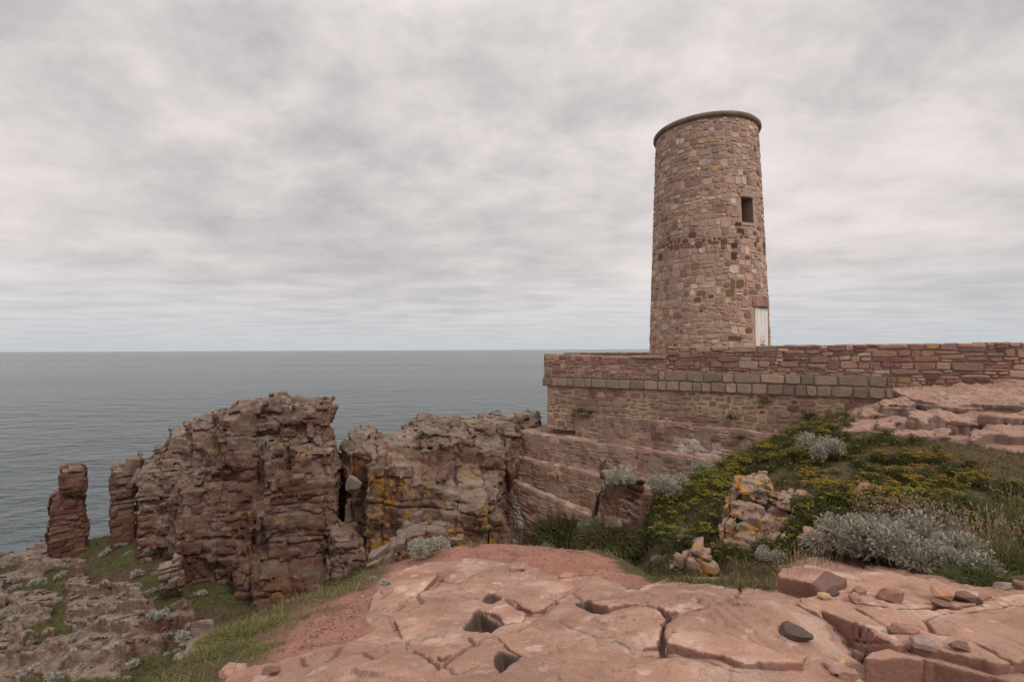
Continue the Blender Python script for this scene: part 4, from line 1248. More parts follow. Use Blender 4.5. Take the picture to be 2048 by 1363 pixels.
def build_fort():
    root = bpy.data.objects.new("fort_wall", None); C.objects.link(root)
    root.location = (WA[0], WA[1], -4.6)
    tag(root, "long reddish dry-stone fort wall with a grey granite band below its parapet", "wall", kind="thing")
    rg = np.random.default_rng(5)
    pxl, pxs, pxe = 1088, 1333, 2600
    zB = -2.13                                   # underside of the granite band
    A, S, E = wall_pt(pxl), wall_pt(pxs), wall_pt(pxe)
    G = wall_pt(1785)                            # right end of the granite band
    # parapet: low part with coping, then the higher dry-stone part
    acc = Acc()
    zl = P(1088, 708.5, wall_d(1088))[2]; zs0 = P(1333, 717, wall_d(1333))[2]
    zs1 = P(1333, 694, wall_d(1333))[2]; ze = P(2048, 684.5, wall_d(2048))[2]
    Lend = np.linalg.norm(E - S); Lk = np.linalg.norm(wall_pt(2048) - S)
    ze2 = zs1 + (ze - zs1) * Lend / Lk
    z1 = zB + 0.50
    f, L = wall_frame(A, S, z1, z1)
    Hl = (zl + zs0) / 2 - z1
    fl = lambda u, v, off: f(u, v, off) + np.stack([np.zeros(len(u)), np.zeros(len(u)), (zl - z1 - Hl) * (1 - 2 * u / L) * np.clip(v / Hl, 0, 1)], 1)
    masonry(acc, fl, L, Hl, (0.18, 0.38), (0.22, 0.65), 0.03, 0.05, PAL_P, rg, split=.3, jag=.10)
    body(acc, fl, L, Hl + .0, 0.75, (.40, .27, .20))
    # rough top course seen edge-on
    ft = lambda u, v, off: fl(u, np.full(len(u), Hl + .0) + off, -v)
    masonry(acc, ft, L, 0.75, (0.25, 0.4), (0.25, 0.7), 0.03, 0.05, PAL_P, rg, split=.1)
    fe = lambda u, v, off: fl(0 - off, v, -u)
    masonry(acc, fe, .75, Hl, (0.16, 0.36), (0.3, 0.6), 0.03, 0.03, PAL_P, rg)
    # the part right of the step
    z2 = zB + 0.96
    f2, L2 = wall_frame(S, E, z1, z1)
    Hh = lambda u: zs1 - z1 + (ze2 - zs1) * u / L2
    f2s = lambda u, v, off: np.concatenate([f2(u, v, off)[:, :2], (z1 + v / 2.2 * Hh(u))[:, None]], 1)
    masonry(acc, f2s, L2, 2.2, (0.17, 0.40), (0.25, 0.85), 0.028, 0.05, PAL_P, rg, split=.34, jag=.10, sq=4.5)
    body(acc, f2s, L2, 2.17, 0.9, (.25, .16, .12))
    ft = lambda u, v, off: f2s(u, np.full(len(u), 2.17) + off, -v)
    masonry(acc, ft, L2, 0.9, (0.3, 0.45), (0.25, 0.8), 0.03, 0.05, PAL_P, rg, split=.1)
    fe = lambda u, v, off: f2s(-off, v, -u)
    masonry(acc, fe, .9, 2.2, (0.16, 0.36), (0.3, 0.6), 0.03, 0.03, PAL_P, rg)
    finish("parapet", acc, MAT_MASON, root, (WA[0], WA[1], -4.6))
    # flat coping slab over the low bay
    acc = Acc()
    ca, cb = wall_pt(1259), wall_pt(1332)
    fc, Lc = wall_frame(ca, cb, zs0 + .045, zs0 + .02)
    body(acc, lambda u, v, off: fc(u, v, off + .13), Lc, .11, .95, (.40, .27, .22))
    finish("coping_slab", acc, MAT_SLAB, root)
    # granite band, one course at the left, two from the step on
    acc = Acc()
    fb, Lb = wall_frame(A - WT * .06, G, zB, zB)
    fbo = lambda u, v, off: fb(u, v, off + .09)
    masonry(acc, fbo, Lb, .48, (.47, .48), (.36, .85), .035, .045, PAL_G, rg, split=0, jag=.09, sq=6)
    body(acc, lambda u, v, off: fb(u, v, off + .085), Lb, .485, .8, (.21, .155, .12))
    S2 = wall_pt(1318); G2_ = wall_pt(1778)
    fb2, Lb2 = wall_frame(S2, G2_, zB + .49, zB + .49)
    masonry(acc, lambda u, v, off: fb2(u, v, off + .085), Lb2, .46, (.45, .46), (.45, 1.2), .035, .045, PAL_G, rg, split=0, jag=.09, sq=6)
    body(acc, lambda u, v, off: fb2(u, v, off + .080), Lb2, .465, .1, (.21, .155, .12))
    finish("granite_band", acc, MAT_MASON, root, (WA[0], WA[1], -4.6))
    # the mortared wall below the band
    acc = Acc()
    z3 = -4.6
    p0, p1 = wall_pt(1094), wall_pt(1800)
    fw, Lw = wall_frame(p0, p1, z3, z3)
    Hw = zB - z3
    def tint(u, v, col, rg):
        return col
    masonry(acc, fw, Lw, Hw, (.18, .38), (.26, .66), .075, .034, PAL_L, rg, split=.2, jag=.16, sq=3.4)
    def mc(p):
        n = fbm(p, .45, 3, 55)
        c = mixc(np.array((.25, .165, .125)), MORTAR_W, smooth(-.25, .25, n))
        return c * (1 + .2 * fbm(p, 4.0, 3, 58))[:, None]
    sheet(acc, lambda u, v, off: fw(u, v, off + .006), Lw, Hw, 150, 22, mc, .014, 3)
    body(acc, fw, Lw, Hw, 3.0, (.3, .2, .16))
    finish("lower_wall", acc, MAT_MASON, root, (WA[0], WA[1], -4.6))

    # stepped retaining walls below, each standing further out
    tiers = [
        ("upper stepped retaining wall directly under the fort wall, patched with white mortar", (1150, 826, 27.6), (1640, 879, 21.0), 1.75, True),
        ("second stepped retaining wall with a long sloping ledge, below the white mortar patches", (1033, 862, 28.9), (1500, 935, 21.7), 1.8, False),
        ("third stepped retaining wall with ochre lichen under its ledge", (1010, 908, 28.6), (1330, 986, 23.1), 1.9, False),
        ("lowest stepped retaining wall with white streaks above the grassy mound", (992, 950, 28.2), (1270, 1078, 23.0), 4.2, True)]
    for k, (lab, a, b, Hd, white) in enumerate(tiers):
        a, b = P(*a), P(*b)
        acc = Acc()
        ft, L = wall_frame(a, b, a[2] - Hd, b[2] - Hd, 0.04, 0.13)
        wu, wv, wru, wrv = (L * .60, .55, L * .17, .75) if k == 0 else (L * .16, Hd * .5, .42, 1.9)
        def wash(p, L=L, a=a, b=b, Hd=Hd, wu=wu, wv=wv, wru=wru, wrv=wrv):
            t = (b - a)[:2] / np.linalg.norm((b - a)[:2])
            u = (p[:, 0] - a[0]) * t[0] + (p[:, 1] - a[1]) * t[1]
            v = p[:, 2] - (a[2] + (b[2] - a[2]) * u / L - Hd)
            e = 1 - np.hypot((u - wu) / wru, (v - wv) / wrv)
            return smooth(.1, .5, e + .75 * fbm(p, (2.6, 2.6, 1.1), 4, 401, .65)) * .9
        def wtint(u, v, col, rg, ft=ft, white=white, wash=wash):
            if not white: return col
            q = wash(ft(np.array([u]), np.array([v]), np.array([0.0])))[0]
            return col * (1 - q * .75) + np.array((.52, .45, .39)) * q * .75
        masonry(acc, ft, L, Hd - .02, (.17, .36), (.24, .62), .06, .036, PAL_L, rg, split=.2, jag=.16, sq=3.6, tint=wtint)
        def mc(p, k=k, white=white, L=L, a=a):
            n = fbm(p, .5, 3, 155 + k)
            c = mixc(np.array((.28, .19, .145)), np.array((.38, .27, .19)), smooth(-.2, .3, n))
            if white:
                q = wash(p)
                c = mixc(c, np.array((.56, .49, .43)), q)
            if k >= 2: c = mixc(c, np.array((.40, .235, .07)), smooth(.05, .35, fbm(p, .9, 3, 158 + k)) * .5)
            return c * (1 + .2 * fbm(p, 4.0, 3, 58))[:, None]
        sheet(acc, lambda u, v, off: ft(u, v, off + .006), L, Hd, int(L / .12), int(Hd / .11), mc, .014, 3 + k)
        body(acc, ft, L, Hd, 3.6, (.30, .205, .16))
        # worn ledge on top, with its rounded edge stones
        fl_ = lambda u, v, off: ft(u, np.full(len(u), Hd) + off, .03 - v)
        masonry(acc, fl_, L, 1.3, (.26, .42), (.3, .75), .05, .04, PAL_L + [((.38, .28, .22), 4)], rg, split=0, jag=.14)
        fe = lambda u, v, off: ft(-off, v, -u)
        masonry(acc, fe, 2.0, Hd, (.16, .34), (.24, .62), .05, .03, PAL_L, rg)
        o = finish("retaining_wall", acc, MAT_MASON)
        tag(o, lab, "wall", kind="thing")
    # far parapet on the sea side of the platform, and the platform itself
    acc = Acc()
    bA = np.array(P(1090, HORIZ, 33.5)[:2]); bB = np.array(P(1345, HORIZ, 39.0)[:2])
    bA = np.array(P(1130, HORIZ, 36.0)[:2]); bB = np.array(P(1340, HORIZ, 36.5)[:2])
    zf = P(1200, 704.5, 36)[2]
    ff, L = wall_frame(bA, bB, -1.9, -1.9)
    masonry(acc, ff, L, zf + 1.9, (.14, .3), (.25, .6), .03, .04, PAL_P, rg)
    body(acc, ff, L, zf + 1.88, .6, (.3, .2, .15))
    o = finish("parapet_wall", acc, MAT_MASON)
    tag(o, "low far parapet on the sea side, left of the tower foot behind the fort wall", "wall", kind="thing")
    acc = Acc()
    c = [wall_pt(1092, -.5), wall_pt(2600, -.5)]
    far = [c[1] + np.array((2.0, 16.0)), c[0] + np.array((3.0, 16.0))]
    pv = np.array([(c[0][0], c[0][1], -1.95), (c[1][0], c[1][1], -1.95), (far[0][0], far[0][1], -1.95), (far[1][0], far[1][1], -1.95)])
    pv = np.concatenate([pv, pv - (0, 0, 10)])
    acc.add(pv, [(0, 1, 2, 3), (4, 5, 1, 0), (5, 6, 2, 1), (6, 7, 3, 2), (7, 4, 0, 3)], np.array((.30, .20, .15)))
    tag(finish("terrace_ground", acc, MAT_SLAB), kind="structure")
build_fort()

# ------------------------------------------------------------------ slabs of bedrock with sharp broken edges
def smax(a, b, k):
    h = np.clip(k - np.abs(a - b), 0, None) / k
    return np.maximum(a, b) + h * h * k * 0.25

def slab_rock(name, pts, thick, h, label, seed, edge=.02, jag=.03, relief=.02, cracks=(), colour=None, lay=.05, cut=1.2, cat="rock"):
    """pts: world corners of the top face, in order; the block reaches `thick` below them"""
    pts = np.array(pts, float)
    A = np.c_[pts[:, :2], np.ones(len(pts))]
    pl = np.linalg.lstsq(A, pts[:, 2], rcond=None)[0]
    poly = [tuple(p[:2]) for p in pts]
    lo = pts.min(0) - (.1, .1, thick); hi = pts.max(0) + (.1, .1, .15)
    n = np.ceil((hi - lo) / h).astype(int) + 1
    ax = [lo[q] + h * np.arange(n[q]) for q in range(3)]
    X, Y = np.meshgrid(ax[0], ax[1], indexing='ij')
    p2 = np.stack([X.ravel(), Y.ravel(), np.full(X.size, seed * 1.7)], 1)
    j1 = fbm(p2, 3.0, 3, 231).reshape(X.shape); j2 = fbm(p2, 3.0, 3, 235).reshape(X.shape)
    sd = -sdf_poly(X + jag * j1, Y + jag * j2, poly, cut)
    f3 = fbm(p2, (2.3, 1.6, 1), 4, 241).reshape(X.shape)
    q = f3 * 5.0 + 20; qf = q - np.floor(q)
    top = pl[0] * X + pl[1] * Y + pl[2] + relief * 0.5 * (np.floor(q) - 20 + smooth(0, .16, qf)) + relief * 1.2 * fbm(p2, 1.2, 3, 245).reshape(X.shape) + .008 * fbm(p2, 13.0, 4, 249, .6).reshape(X.shape)
    dcr = np.full(X.shape, 9.0)
    for line, w in cracks:
        d = dist_line(X + .03 * j1, Y + .03 * j2, line, False, .35)
        top = top - .012 * np.exp(-(d / .07) ** 2) - (.02 + 2.0 * w) * np.exp(-(d / (w * .8)) ** 2)
    I, J, K = np.nonzero(np.ones(tuple(n), bool))
    Z = ax[2][K]
    P3 = np.stack([ax[0][I], ax[1][J], Z], 1).astype(np.float32)
    st = dict(rot=.4, dip=(.06, .05), tmin=lay * .8, tmax=lay * 2.6, bw=lay * 9, a_layer=lay * .35, a_block=lay * .5, groove=lay * .22, ew=max(h * .9, .01), col=1.1, a_col=0.0, wav=.08)
    side = sd[I, J].astype(np.float32)
    m = np.abs(side) < lay * 3 + .05
    side[m] += strata(P3[m], seed=seed + 300, **st)[0]
    S = smax(side, (Z - top[I, J]).astype(np.float32), edge)
    S = S.reshape(tuple(n))
    S[0] = S[-1] = 1; S[:, 0] = S[:, -1] = 1; S[:, :, 0] = 1; S[:, :, -1] = 1
    V, Q = surface_nets(S.astype(np.float32), lo, h)
    N = normals(V, Q)
    col = (colour or (lambda V, N: slab_colour(V, N)))(V, N)
    Vb, b = based(V)
    o = link(name, quads_mesh(name, Vb, Q, col, h < .03), MAT_SLAB, b)
    tag(o, label, cat, None, 'thing')
    return o

def build_slabs():
    q6 = lambda *a: [P(1340 + x * .3457, 860 + y * .3457, d) for x, y, d in a]
    q8 = lambda *a: [P(1140 + x * .4434, 1060 + y * .4434, d) for x, y, d in a]
    q4 = lambda *a: [P(1560 + x * .2495, 660 + y * .2495, d) for x, y, d in a]
    xy = lambda l: [tuple(p[:2]) for p in l]
    slab_rock("rock_slab", q6((612, 835, 4.25), (640, 795, 4.5), (760, 778, 4.6), (850, 778, 4.65), (920, 806, 4.5), (970, 826, 4.4), (1150, 808, 4.5), (1250, 816, 4.45), (1560, 866, 4.2), (1650, 905, 4.0), (1780, 925, 3.9),
              (1800, 1000, 3.55), (1640, 1010, 3.55), (1300, 1030, 3.5), (1060, 1010, 3.6), (930, 960, 3.75), (820, 885, 4.0), (720, 862, 4.12)), .42, .012,
              "rear block of the front rocks, pale top, dark left face, silver clump behind", 1, jag=.03)
    slab_rock("rock_slab", q6((708, 988, 3.66), (850, 948, 3.8), (950, 955, 3.75), (1080, 1000, 3.58), (1300, 1028, 3.48), (1640, 1012, 3.5), (1900, 965, 3.65), (2100, 935, 3.75), (2500, 920, 3.8), (2500, 1300, 2.7), (1900, 1330, 2.62),
              (1560, 1275, 2.8), (1290, 1262, 2.88), (1180, 1212, 3.0), (1060, 1150, 3.15), (880, 1085, 3.38), (770, 1035, 3.52)), .36, .012,
              "largest block of the front rocks, long dark front face, loose stones on top", 2, jag=.03,
              cracks=[(xy(q8((1590, 380, 3.3), (1640, 440, 3.1), (1840, 540, 2.9), (2040, 680, 2.6))), .012), (xy(q8((1590, 380, 3.3), (1700, 340, 3.4), (2040, 320, 3.5))), .010), (xy(q8((1280, 330, 3.5), (1420, 400, 3.2), (1560, 410, 3.2), (1640, 440, 3.1))), .009)])
    slab_rock("rock_slab", q8((1296, 606, 2.78), (1335, 562, 2.88), (1440, 522, 2.97), (1560, 528, 2.96), (1800, 585, 2.8), (2048, 640, 2.66), (2400, 660, 2.6), (2400, 760, 2.35), (2048, 694, 2.5), (1900, 645, 2.62), (1640, 578, 2.80), (1450, 592, 2.78)), .40, .010,
              "nearest block of the front rocks, dark broken face cut by the bottom edge", 3, jag=.025)
    r7 = lambda *a: [(400 + x * .3906, 1060 + y * .3906) for x, y in a]
    r8 = lambda *a: [(1140 + x * .4434, 1060 + y * .4434) for x, y in a]
    plates = [
        (r7((835, 460), (890, 350), (990, 250), (1110, 195), (1190, 218), (1228, 250), (1145, 335), (1035, 385), (975, 445), (925, 478)), .050),
        (r7((995, 470), (1055, 398), (1200, 378), (1300, 362), (1400, 388), (1440, 420), (1410, 440), (1330, 552), (1180, 560), (1075, 612), (1005, 540)), .040),
        (r7((1305, 345), (1400, 300), (1560, 290), (1700, 262), (1830, 300), (1925, 330), (1825, 382), (1738, 440), (1692, 446), (1565, 372), (1480, 350)), .055),
        (r7((738, 602), (830, 562), (960, 548), (1036, 602), (1050, 662), (958, 694), (890, 726), (825, 678), (735, 640)), .045),
        (r7((1092, 652), (1150, 592), (1280, 562), (1335, 578), (1395, 620), (1288, 684), (1240, 724), (1192, 704)), .060),
        (r7((1445, 440), (1560, 390), (1680, 460), (1638, 508), (1556, 516), (1505, 462)), .050),
        (r7((1655, 545), (1705, 506), (1830, 496), (1900, 545), (2035, 595), (2050, 690), (1700, 716), (1565, 640), (1490, 580)), .040),
        (r7((505, 690), (560, 645), (700, 614), (716, 650), (630, 730), (562, 740)), .040),
        (r8((88, 352), (180, 302), (260, 292), (400, 240), (560, 228), (680, 250), (756, 296), (742, 344), (650, 366), (540, 383), (452, 422), (402, 368), (330, 362), (230, 382), (176, 404)), .055),
        (r8((452, 442), (545, 398), (760, 360), (800, 294), (860, 284), (915, 280), (975, 400), (1060, 490), (1090, 560), (1060, 690), (770, 686), (655, 622), (522, 592), (434, 582), (446, 500)), .045),
        (r8((188, 424), (330, 384), (405, 390), (424, 424), (400, 500), (405, 580), (285, 584), (195, 532), (125, 508)), .055),
        (r8((285, 640), (420, 604), (520, 608), (650, 640), (752, 700), (740, 740), (300, 740)), .040),
        (r8((20, 500), (110, 520), (185, 548), (275, 600), (270, 640), (140, 660), (10, 640), (-60, 580)), .035)]
    for k, (pl, dz) in enumerate(plates):
        pts = [hit_tps(x, y, G1, 1.5, 30) + (0, 0, dz) for x, y in pl]
        o = slab_rock("bedrock_plate", pts, .16, .0115, None, 30 + k, edge=.022, jag=.035, relief=.018, lay=.035)
        o["kind"] = "structure"; del o["category"]
    oc = np.array((.31, .185, .142)); ocp = np.array((.39, .255, .195))
    def col(V, N):
        n = fbm(V, 1.6, 4, 260); nf = fbm(V, 7.0, 3, 264)
        c = mixc(oc, ocp, np.clip(.5 + .9 * n + .5 * nf, 0, 1))
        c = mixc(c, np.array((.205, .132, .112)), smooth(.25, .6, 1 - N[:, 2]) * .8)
        return mixc(c, GREENC, smooth(.42, .55, n - .15 * nf + .1 * (1 - N[:, 2])) * .6)
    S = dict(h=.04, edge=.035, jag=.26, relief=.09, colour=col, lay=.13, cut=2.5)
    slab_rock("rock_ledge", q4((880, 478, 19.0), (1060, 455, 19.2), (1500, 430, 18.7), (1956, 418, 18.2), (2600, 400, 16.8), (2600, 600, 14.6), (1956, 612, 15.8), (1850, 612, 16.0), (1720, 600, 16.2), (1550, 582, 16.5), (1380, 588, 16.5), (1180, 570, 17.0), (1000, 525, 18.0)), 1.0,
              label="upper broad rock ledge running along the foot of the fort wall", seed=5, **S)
    slab_rock("rock_ledge", q4((1000, 690, 15.4), (1090, 628, 16.4), (1360, 655, 16.0), (1560, 650, 15.8), (1640, 700, 15.2), (1600, 750, 14.9), (1450, 742, 15.0), (1290, 712, 15.2), (1130, 722, 15.1)), .9,
              label="middle rock ledge with a dark jointed face, below the upper broad ledge", seed=6, **S)
    slab_rock("rock_ledge", q4((1590, 695, 14.9), (1750, 655, 15.4), (1956, 640, 15.4), (2500, 620, 14.4), (2500, 700, 13.4), (1956, 692, 14.6), (1830, 690, 14.7), (1700, 700, 14.7)), .8,
              label="rock ledge at the right border between the upper and the lowest ledge", seed=7, **S)
    slab_rock("rock_ledge", q4((790, 603, 17.4), (780, 565, 18.0), (900, 545, 18.2), (1040, 548, 18.0), (1080, 625, 16.8), (1000, 622, 16.9), (950, 602, 17.2)), .8,
              label="small square-edged ledge at the left end of the rock steps", seed=8, **S)
    slab_rock("rock_ledge", q4((610, 684, 17.4), (660, 625, 18.2), (800, 600, 18.2), (850, 660, 17.2), (810, 676, 17.2)), .6,
              label="low ledge at the far left of the rock steps, grass on both sides", seed=9, **S)
    slab_rock("rock_ledge", q4((735, 765, 15.6), (750, 735, 16.0), (860, 700, 16.6), (985, 722, 16.2), (950, 780, 15.3), (820, 772, 15.4)), .35,
              label="flat pale rock slab lying in the grass below the small square-edged ledge", seed=10, **S)
    slab_rock("rock_ledge", q4((1450, 876, 13.5), (1520, 805, 14.2), (1700, 762, 14.7), (1956, 765, 14.6), (2500, 760, 13.6), (2500, 880, 12.4), (1956, 850, 13.4), (1700, 852, 13.5)), .55,
              label="lowest rock ledge at the right, beside the footpath above the flowering mound", seed=11, **S)
    slab_rock("rock_ledge", q4((890, 825, 14.4), (1000, 790, 14.9), (1300, 800, 14.6), (1440, 862, 13.8), (1300, 838, 14.0), (1050, 832, 14.2)), .3,
              label="long low lip of rock along the upper side of the footpath", seed=12, **S)
build_slabs()

# lichen-covered rocks breaking out of the mound, and ledges at its rims
def build_outcrops():
    st = dict(rot=0.9, dip=(0.22, -0.10), tmin=0.08, tmax=0.26, bw=0.45, a_layer=0.04, a_block=0.14, groove=0.032, ew=0.018, col=.8, a_col=0.10, wav=.1)
    lp = np.array((.34, .235, .18)); 
    def colr(V, N, orange=.62, sd=0):
        n = fbm(V, 2.2, 3, 210 + sd); nf = fbm(V, 9.0, 3, 213 + sd)
        c = mixc(np.array((.21, .125, .098)), lp, np.clip(.35 + .5 * N[:, 2] + .9 * n + .4 * nf, 0, 1))
        c = mixc(c, np.array((.15, .13, .10)), smooth(-.05, .22, fbm(V, 5.0, 4, 217 + sd, .65) - .2 * N[:, 2]) * .85)
        o = smooth(.0, .10, fbm(V, 4.5, 5, 220 + sd, .9) - .66 + orange + .10 * N[:, 2])
        return mixc(c, mixc(np.array((.33, .145, .022)), np.array((.42, .23, .05)), np.clip(.5 + nf, 0, 1)), o * .92)
    U = lambda x0, x1, y0, y1, yb, d, th, **k: prism(1340 + x0 * .3457, 1340 + x1 * .3457, 860 + y0 * .3457, 860 + y1 * .3457, 860 + yb * .3457, d, th, **k)
    make_rock("lichen_rock", [
        U(410, 585, 312, 285, 520, 8.6, .9, taper=.16), U(560, 810, 430, 470, 680, 8.2, .9, taper=.1), U(690, 870, 555, 580, 800, 7.6, .8, taper=.1), U(300, 420, 520, 500, 760, 7.8, .7, taper=.12), U(380, 560, 352, 345, 600, 8.35, .9, taper=.12), U(330, 570, 425, 420, 700, 8.05, .9, taper=.14), U(500, 705, 395, 430, 680, 8.15, .9, taper=.1),
        U(345, 610, 525, 515, 800, 7.75, .9, taper=.14), U(560, 735, 500, 525, 800, 7.8, .9, taper=.12), U(310, 460, 648, 640, 860, 7.4, .8, taper=.16), U(430, 670, 645, 640, 900, 7.3, .8, taper=.16), U(620, 790, 615, 645, 860, 7.45, .7, taper=.14)],
        .017, st, "stepped pile of pale rocks splashed with orange lichen, breaking out of the mound", "rock", seed=41, pad=.15, mat=MAT_SLAB, rough=.11, rsc=3.5, warp=.12, wsc=1.8, k_union=.05, colour=lambda V, N: colr(V, N, .53, 0))
    make_rock("lichen_rock", [U(605, 830, 340, 385, 480, 8.6, .45, back=.1), U(690, 780, 350, 350, 430, 8.8, .3)],
        .022, st, "dark grey lichened ledge just right of the top of the orange-splashed pile", "rock", seed=43, pad=.15, mat=MAT_SLAB, rough=.05, rsc=4.0, warp=.08, wsc=1.6, colour=lambda V, N: colr(V, N, .42, 3))
    make_rock("lichen_rock", [U(840, 1030, 515, 590, 720, 7.05, .6, back=.2, taper=.1), U(700, 930, 590, 610, 760, 6.85, .6, back=.15, taper=.12), U(720, 860, 545, 545, 700, 7.3, .5, taper=.1)],
        .022, st, "low reddish ledge with orange lichen between the rock pile and the silver clump", "rock", seed=45, pad=.15, mat=MAT_SLAB, rough=.05, rsc=4.0, warp=.08, wsc=1.6, colour=lambda V, N: colr(V, N, .56, 6))
    make_rock("lichen_rock", [U(10, 210, 672, 655, 860, 7.0, .7, taper=.2), U(60, 190, 640, 632, 760, 7.3, .6, taper=.16), U(110, 270, 705, 695, 860, 6.9, .5, taper=.15)],
        .022, st, "lone lichened boulder at the left, beside the right end of the path", "rock", seed=47, pad=.15, mat=MAT_SLAB, rough=.05, rsc=4.0, warp=.08, wsc=1.6, colour=lambda V, N: colr(V, N, .56, 9))
    make_rock("lichen_rock", [U(1110, 1215, 548, 556, 700, 6.6, .4, taper=.1)], .022, st, "small orange-lichened rock poking out behind the silver clump", "rock", seed=48, pad=.1, mat=MAT_SLAB, rough=.04, rsc=4.0, warp=.04, wsc=1.6, colour=lambda V, N: colr(V, N, .66, 12))
    st2 = dict(st, tmin=.10, tmax=.32, bw=.6, a_block=.16, groove=.045, ew=.035, col=1.1, a_col=.22)
    make_rock("rock_buttress", [prism(1192, 1288, 962, 968, 1250, 13.2, 3.0, taper=.05), prism(1230, 1305, 1005, 1010, 1250, 12.7, 1.8, taper=.08), prism(1198, 1262, 1040, 1040, 1250, 12.4, 1.4, taper=.1)],
        .04, st2, "bedded rock buttress carrying the retaining walls, behind the end of the path", "rock", seed=51, pad=.3, rough=.08, rsc=2.0, warp=.15, wsc=1.0,
        colour=lambda V, N: cliff_colour(V, N, st2, 51, pale=.12, green=.3, orange=.15))
    s2 = lambda x0, x1, y0, y1, yb, d, th, **k: prism(640 + x0 * .2934, 640 + x1 * .2934, 780 + y0 * .2934, 780 + y1 * .2934, 780 + yb * .2934, d, th, **k)
    make_rock("rim_rock", [s2(720, 890, 930, 915, 1100, 9.2, 1.0, taper=.1), s2(560, 740, 985, 945, 1150, 9.0, 1.0, taper=.1), s2(490, 600, 1050, 1010, 1220, 8.6, .9, taper=.15), s2(860, 1000, 1000, 1010, 1120, 9.4, .8, taper=.15)],
        .03, st2, "pale bedded ledge on the path rim, behind the pale silver bush above the chasm", "rock", seed=53, pad=.25, rough=.06, rsc=2.5, warp=.12, wsc=1.2,
        colour=lambda V, N: cliff_colour(V, N, st2, 53, pale=.45, green=.2))
    make_rock("rim_rock", [s2(430, 520, 1150, 1125, 1290, 7.8, .6, taper=.2), s2(370, 460, 1200, 1180, 1300, 7.4, .5, taper=.2)],
        .025, st2, "small pale knob on the path rim below the bedded ledge", "rock", seed=55, pad=.2, rough=.05, rsc=3.0, warp=.08, wsc=1.5,
        colour=lambda V, N: cliff_colour(V, N, st2, 55, pale=.40, green=.2))
build_outcrops()

# ------------------------------------------------------------------ plants, stones: helpers
bpy.context.view_layer.update()
DG = bpy.context.evaluated_depsgraph_get()
def cast(px, py):
    ok, loc, nrm, idx, ob, mt = scene.ray_cast(DG, Vector((0, 0, 0)), ray(px, py), distance=200)
    return (np.array(loc), np.array(nrm), ob.name) if ok else None
def cast_down(x, y, z=3.0):
    ok, loc, nrm, idx, ob, mt = scene.ray_cast(DG, Vector((x, y, z)), Vector((0, 0, -1)), distance=60)
    return (np.array(loc), np.array(nrm)) if ok else None

def copy_tree(o, loc, rz, sc, label=None, group=None, rx=0.0, ry=0.0):
    r = o.copy(); C.objects.link(r)
    r.location = loc; r.rotation_euler = (rx, ry, rz); r.scale = (sc, sc, sc) if np.isscalar(sc) else sc
    if label: r["label"] = label
    if group: r["group"] = group
    for ch in list(o.children):
        c = ch.copy(); C.objects.link(c); c.parent = r
    return r

def strips(base, direc, side, length, width, bend, cols, taper=(1.0, 0.75, 0.0), cup=None):
    """n curved leaf strips: base (n,3), unit direction, unit side, length, width, droop along -z"""
    n = len(base)
    segs = len(taper)
    Vs = []
    for k in range(segs):
        t = k / (segs - 1)
        c = base + direc * (length * t)[:, None]
        c = c.copy(); c[:, 2] -= bend * t * t * length
        w = (width * taper[k] * 0.5)[:, None]
        Vs.append(c - side * w); 
        if taper[k] > 0: Vs.append(c + side * w)
    # vertices are laid per ring; ring k starts at off[k]
    V = np.stack(Vs, 1)                      # n, rings, 3
    m = V.shape[1]
    quads, tris = [], []
    i = 0
    for k in range(segs - 1):
        if taper[k + 1] > 0: quads.append((i, i + 1, i + 3, i + 2)); i += 2
        else: tris.append((i, i + 1, i + 2)); i += 2
    b = np.arange(n) * m
    L, T = [], []
    for q in quads: L.append((b[:, None] + np.array(q)[None])); T.append(np.full(n, 4))
    for q in tris: L.append((b[:, None] + np.array(q)[None])); T.append(np.full(n, 3))
    return V.reshape(-1, 3), np.concatenate([x.ravel() for x in L]), np.concatenate(T), np.repeat(cols, m, 0)

def join(parts):
    V, L, T, Cc, n = [], [], [], [], 0
    for v, l, t, c in parts:
        V.append(v); L.append(l + n); T.append(t); Cc.append(c); n += len(v)
    return np.concatenate(V), np.concatenate(L), np.concatenate(T), np.concatenate(Cc)

def unit(v): return v / (np.linalg.norm(v, axis=-1, keepdims=True) + 1e-9)

def side_of(d, rg):
    r = rg.normal(size=d.shape)
    return unit(np.cross(d, r))

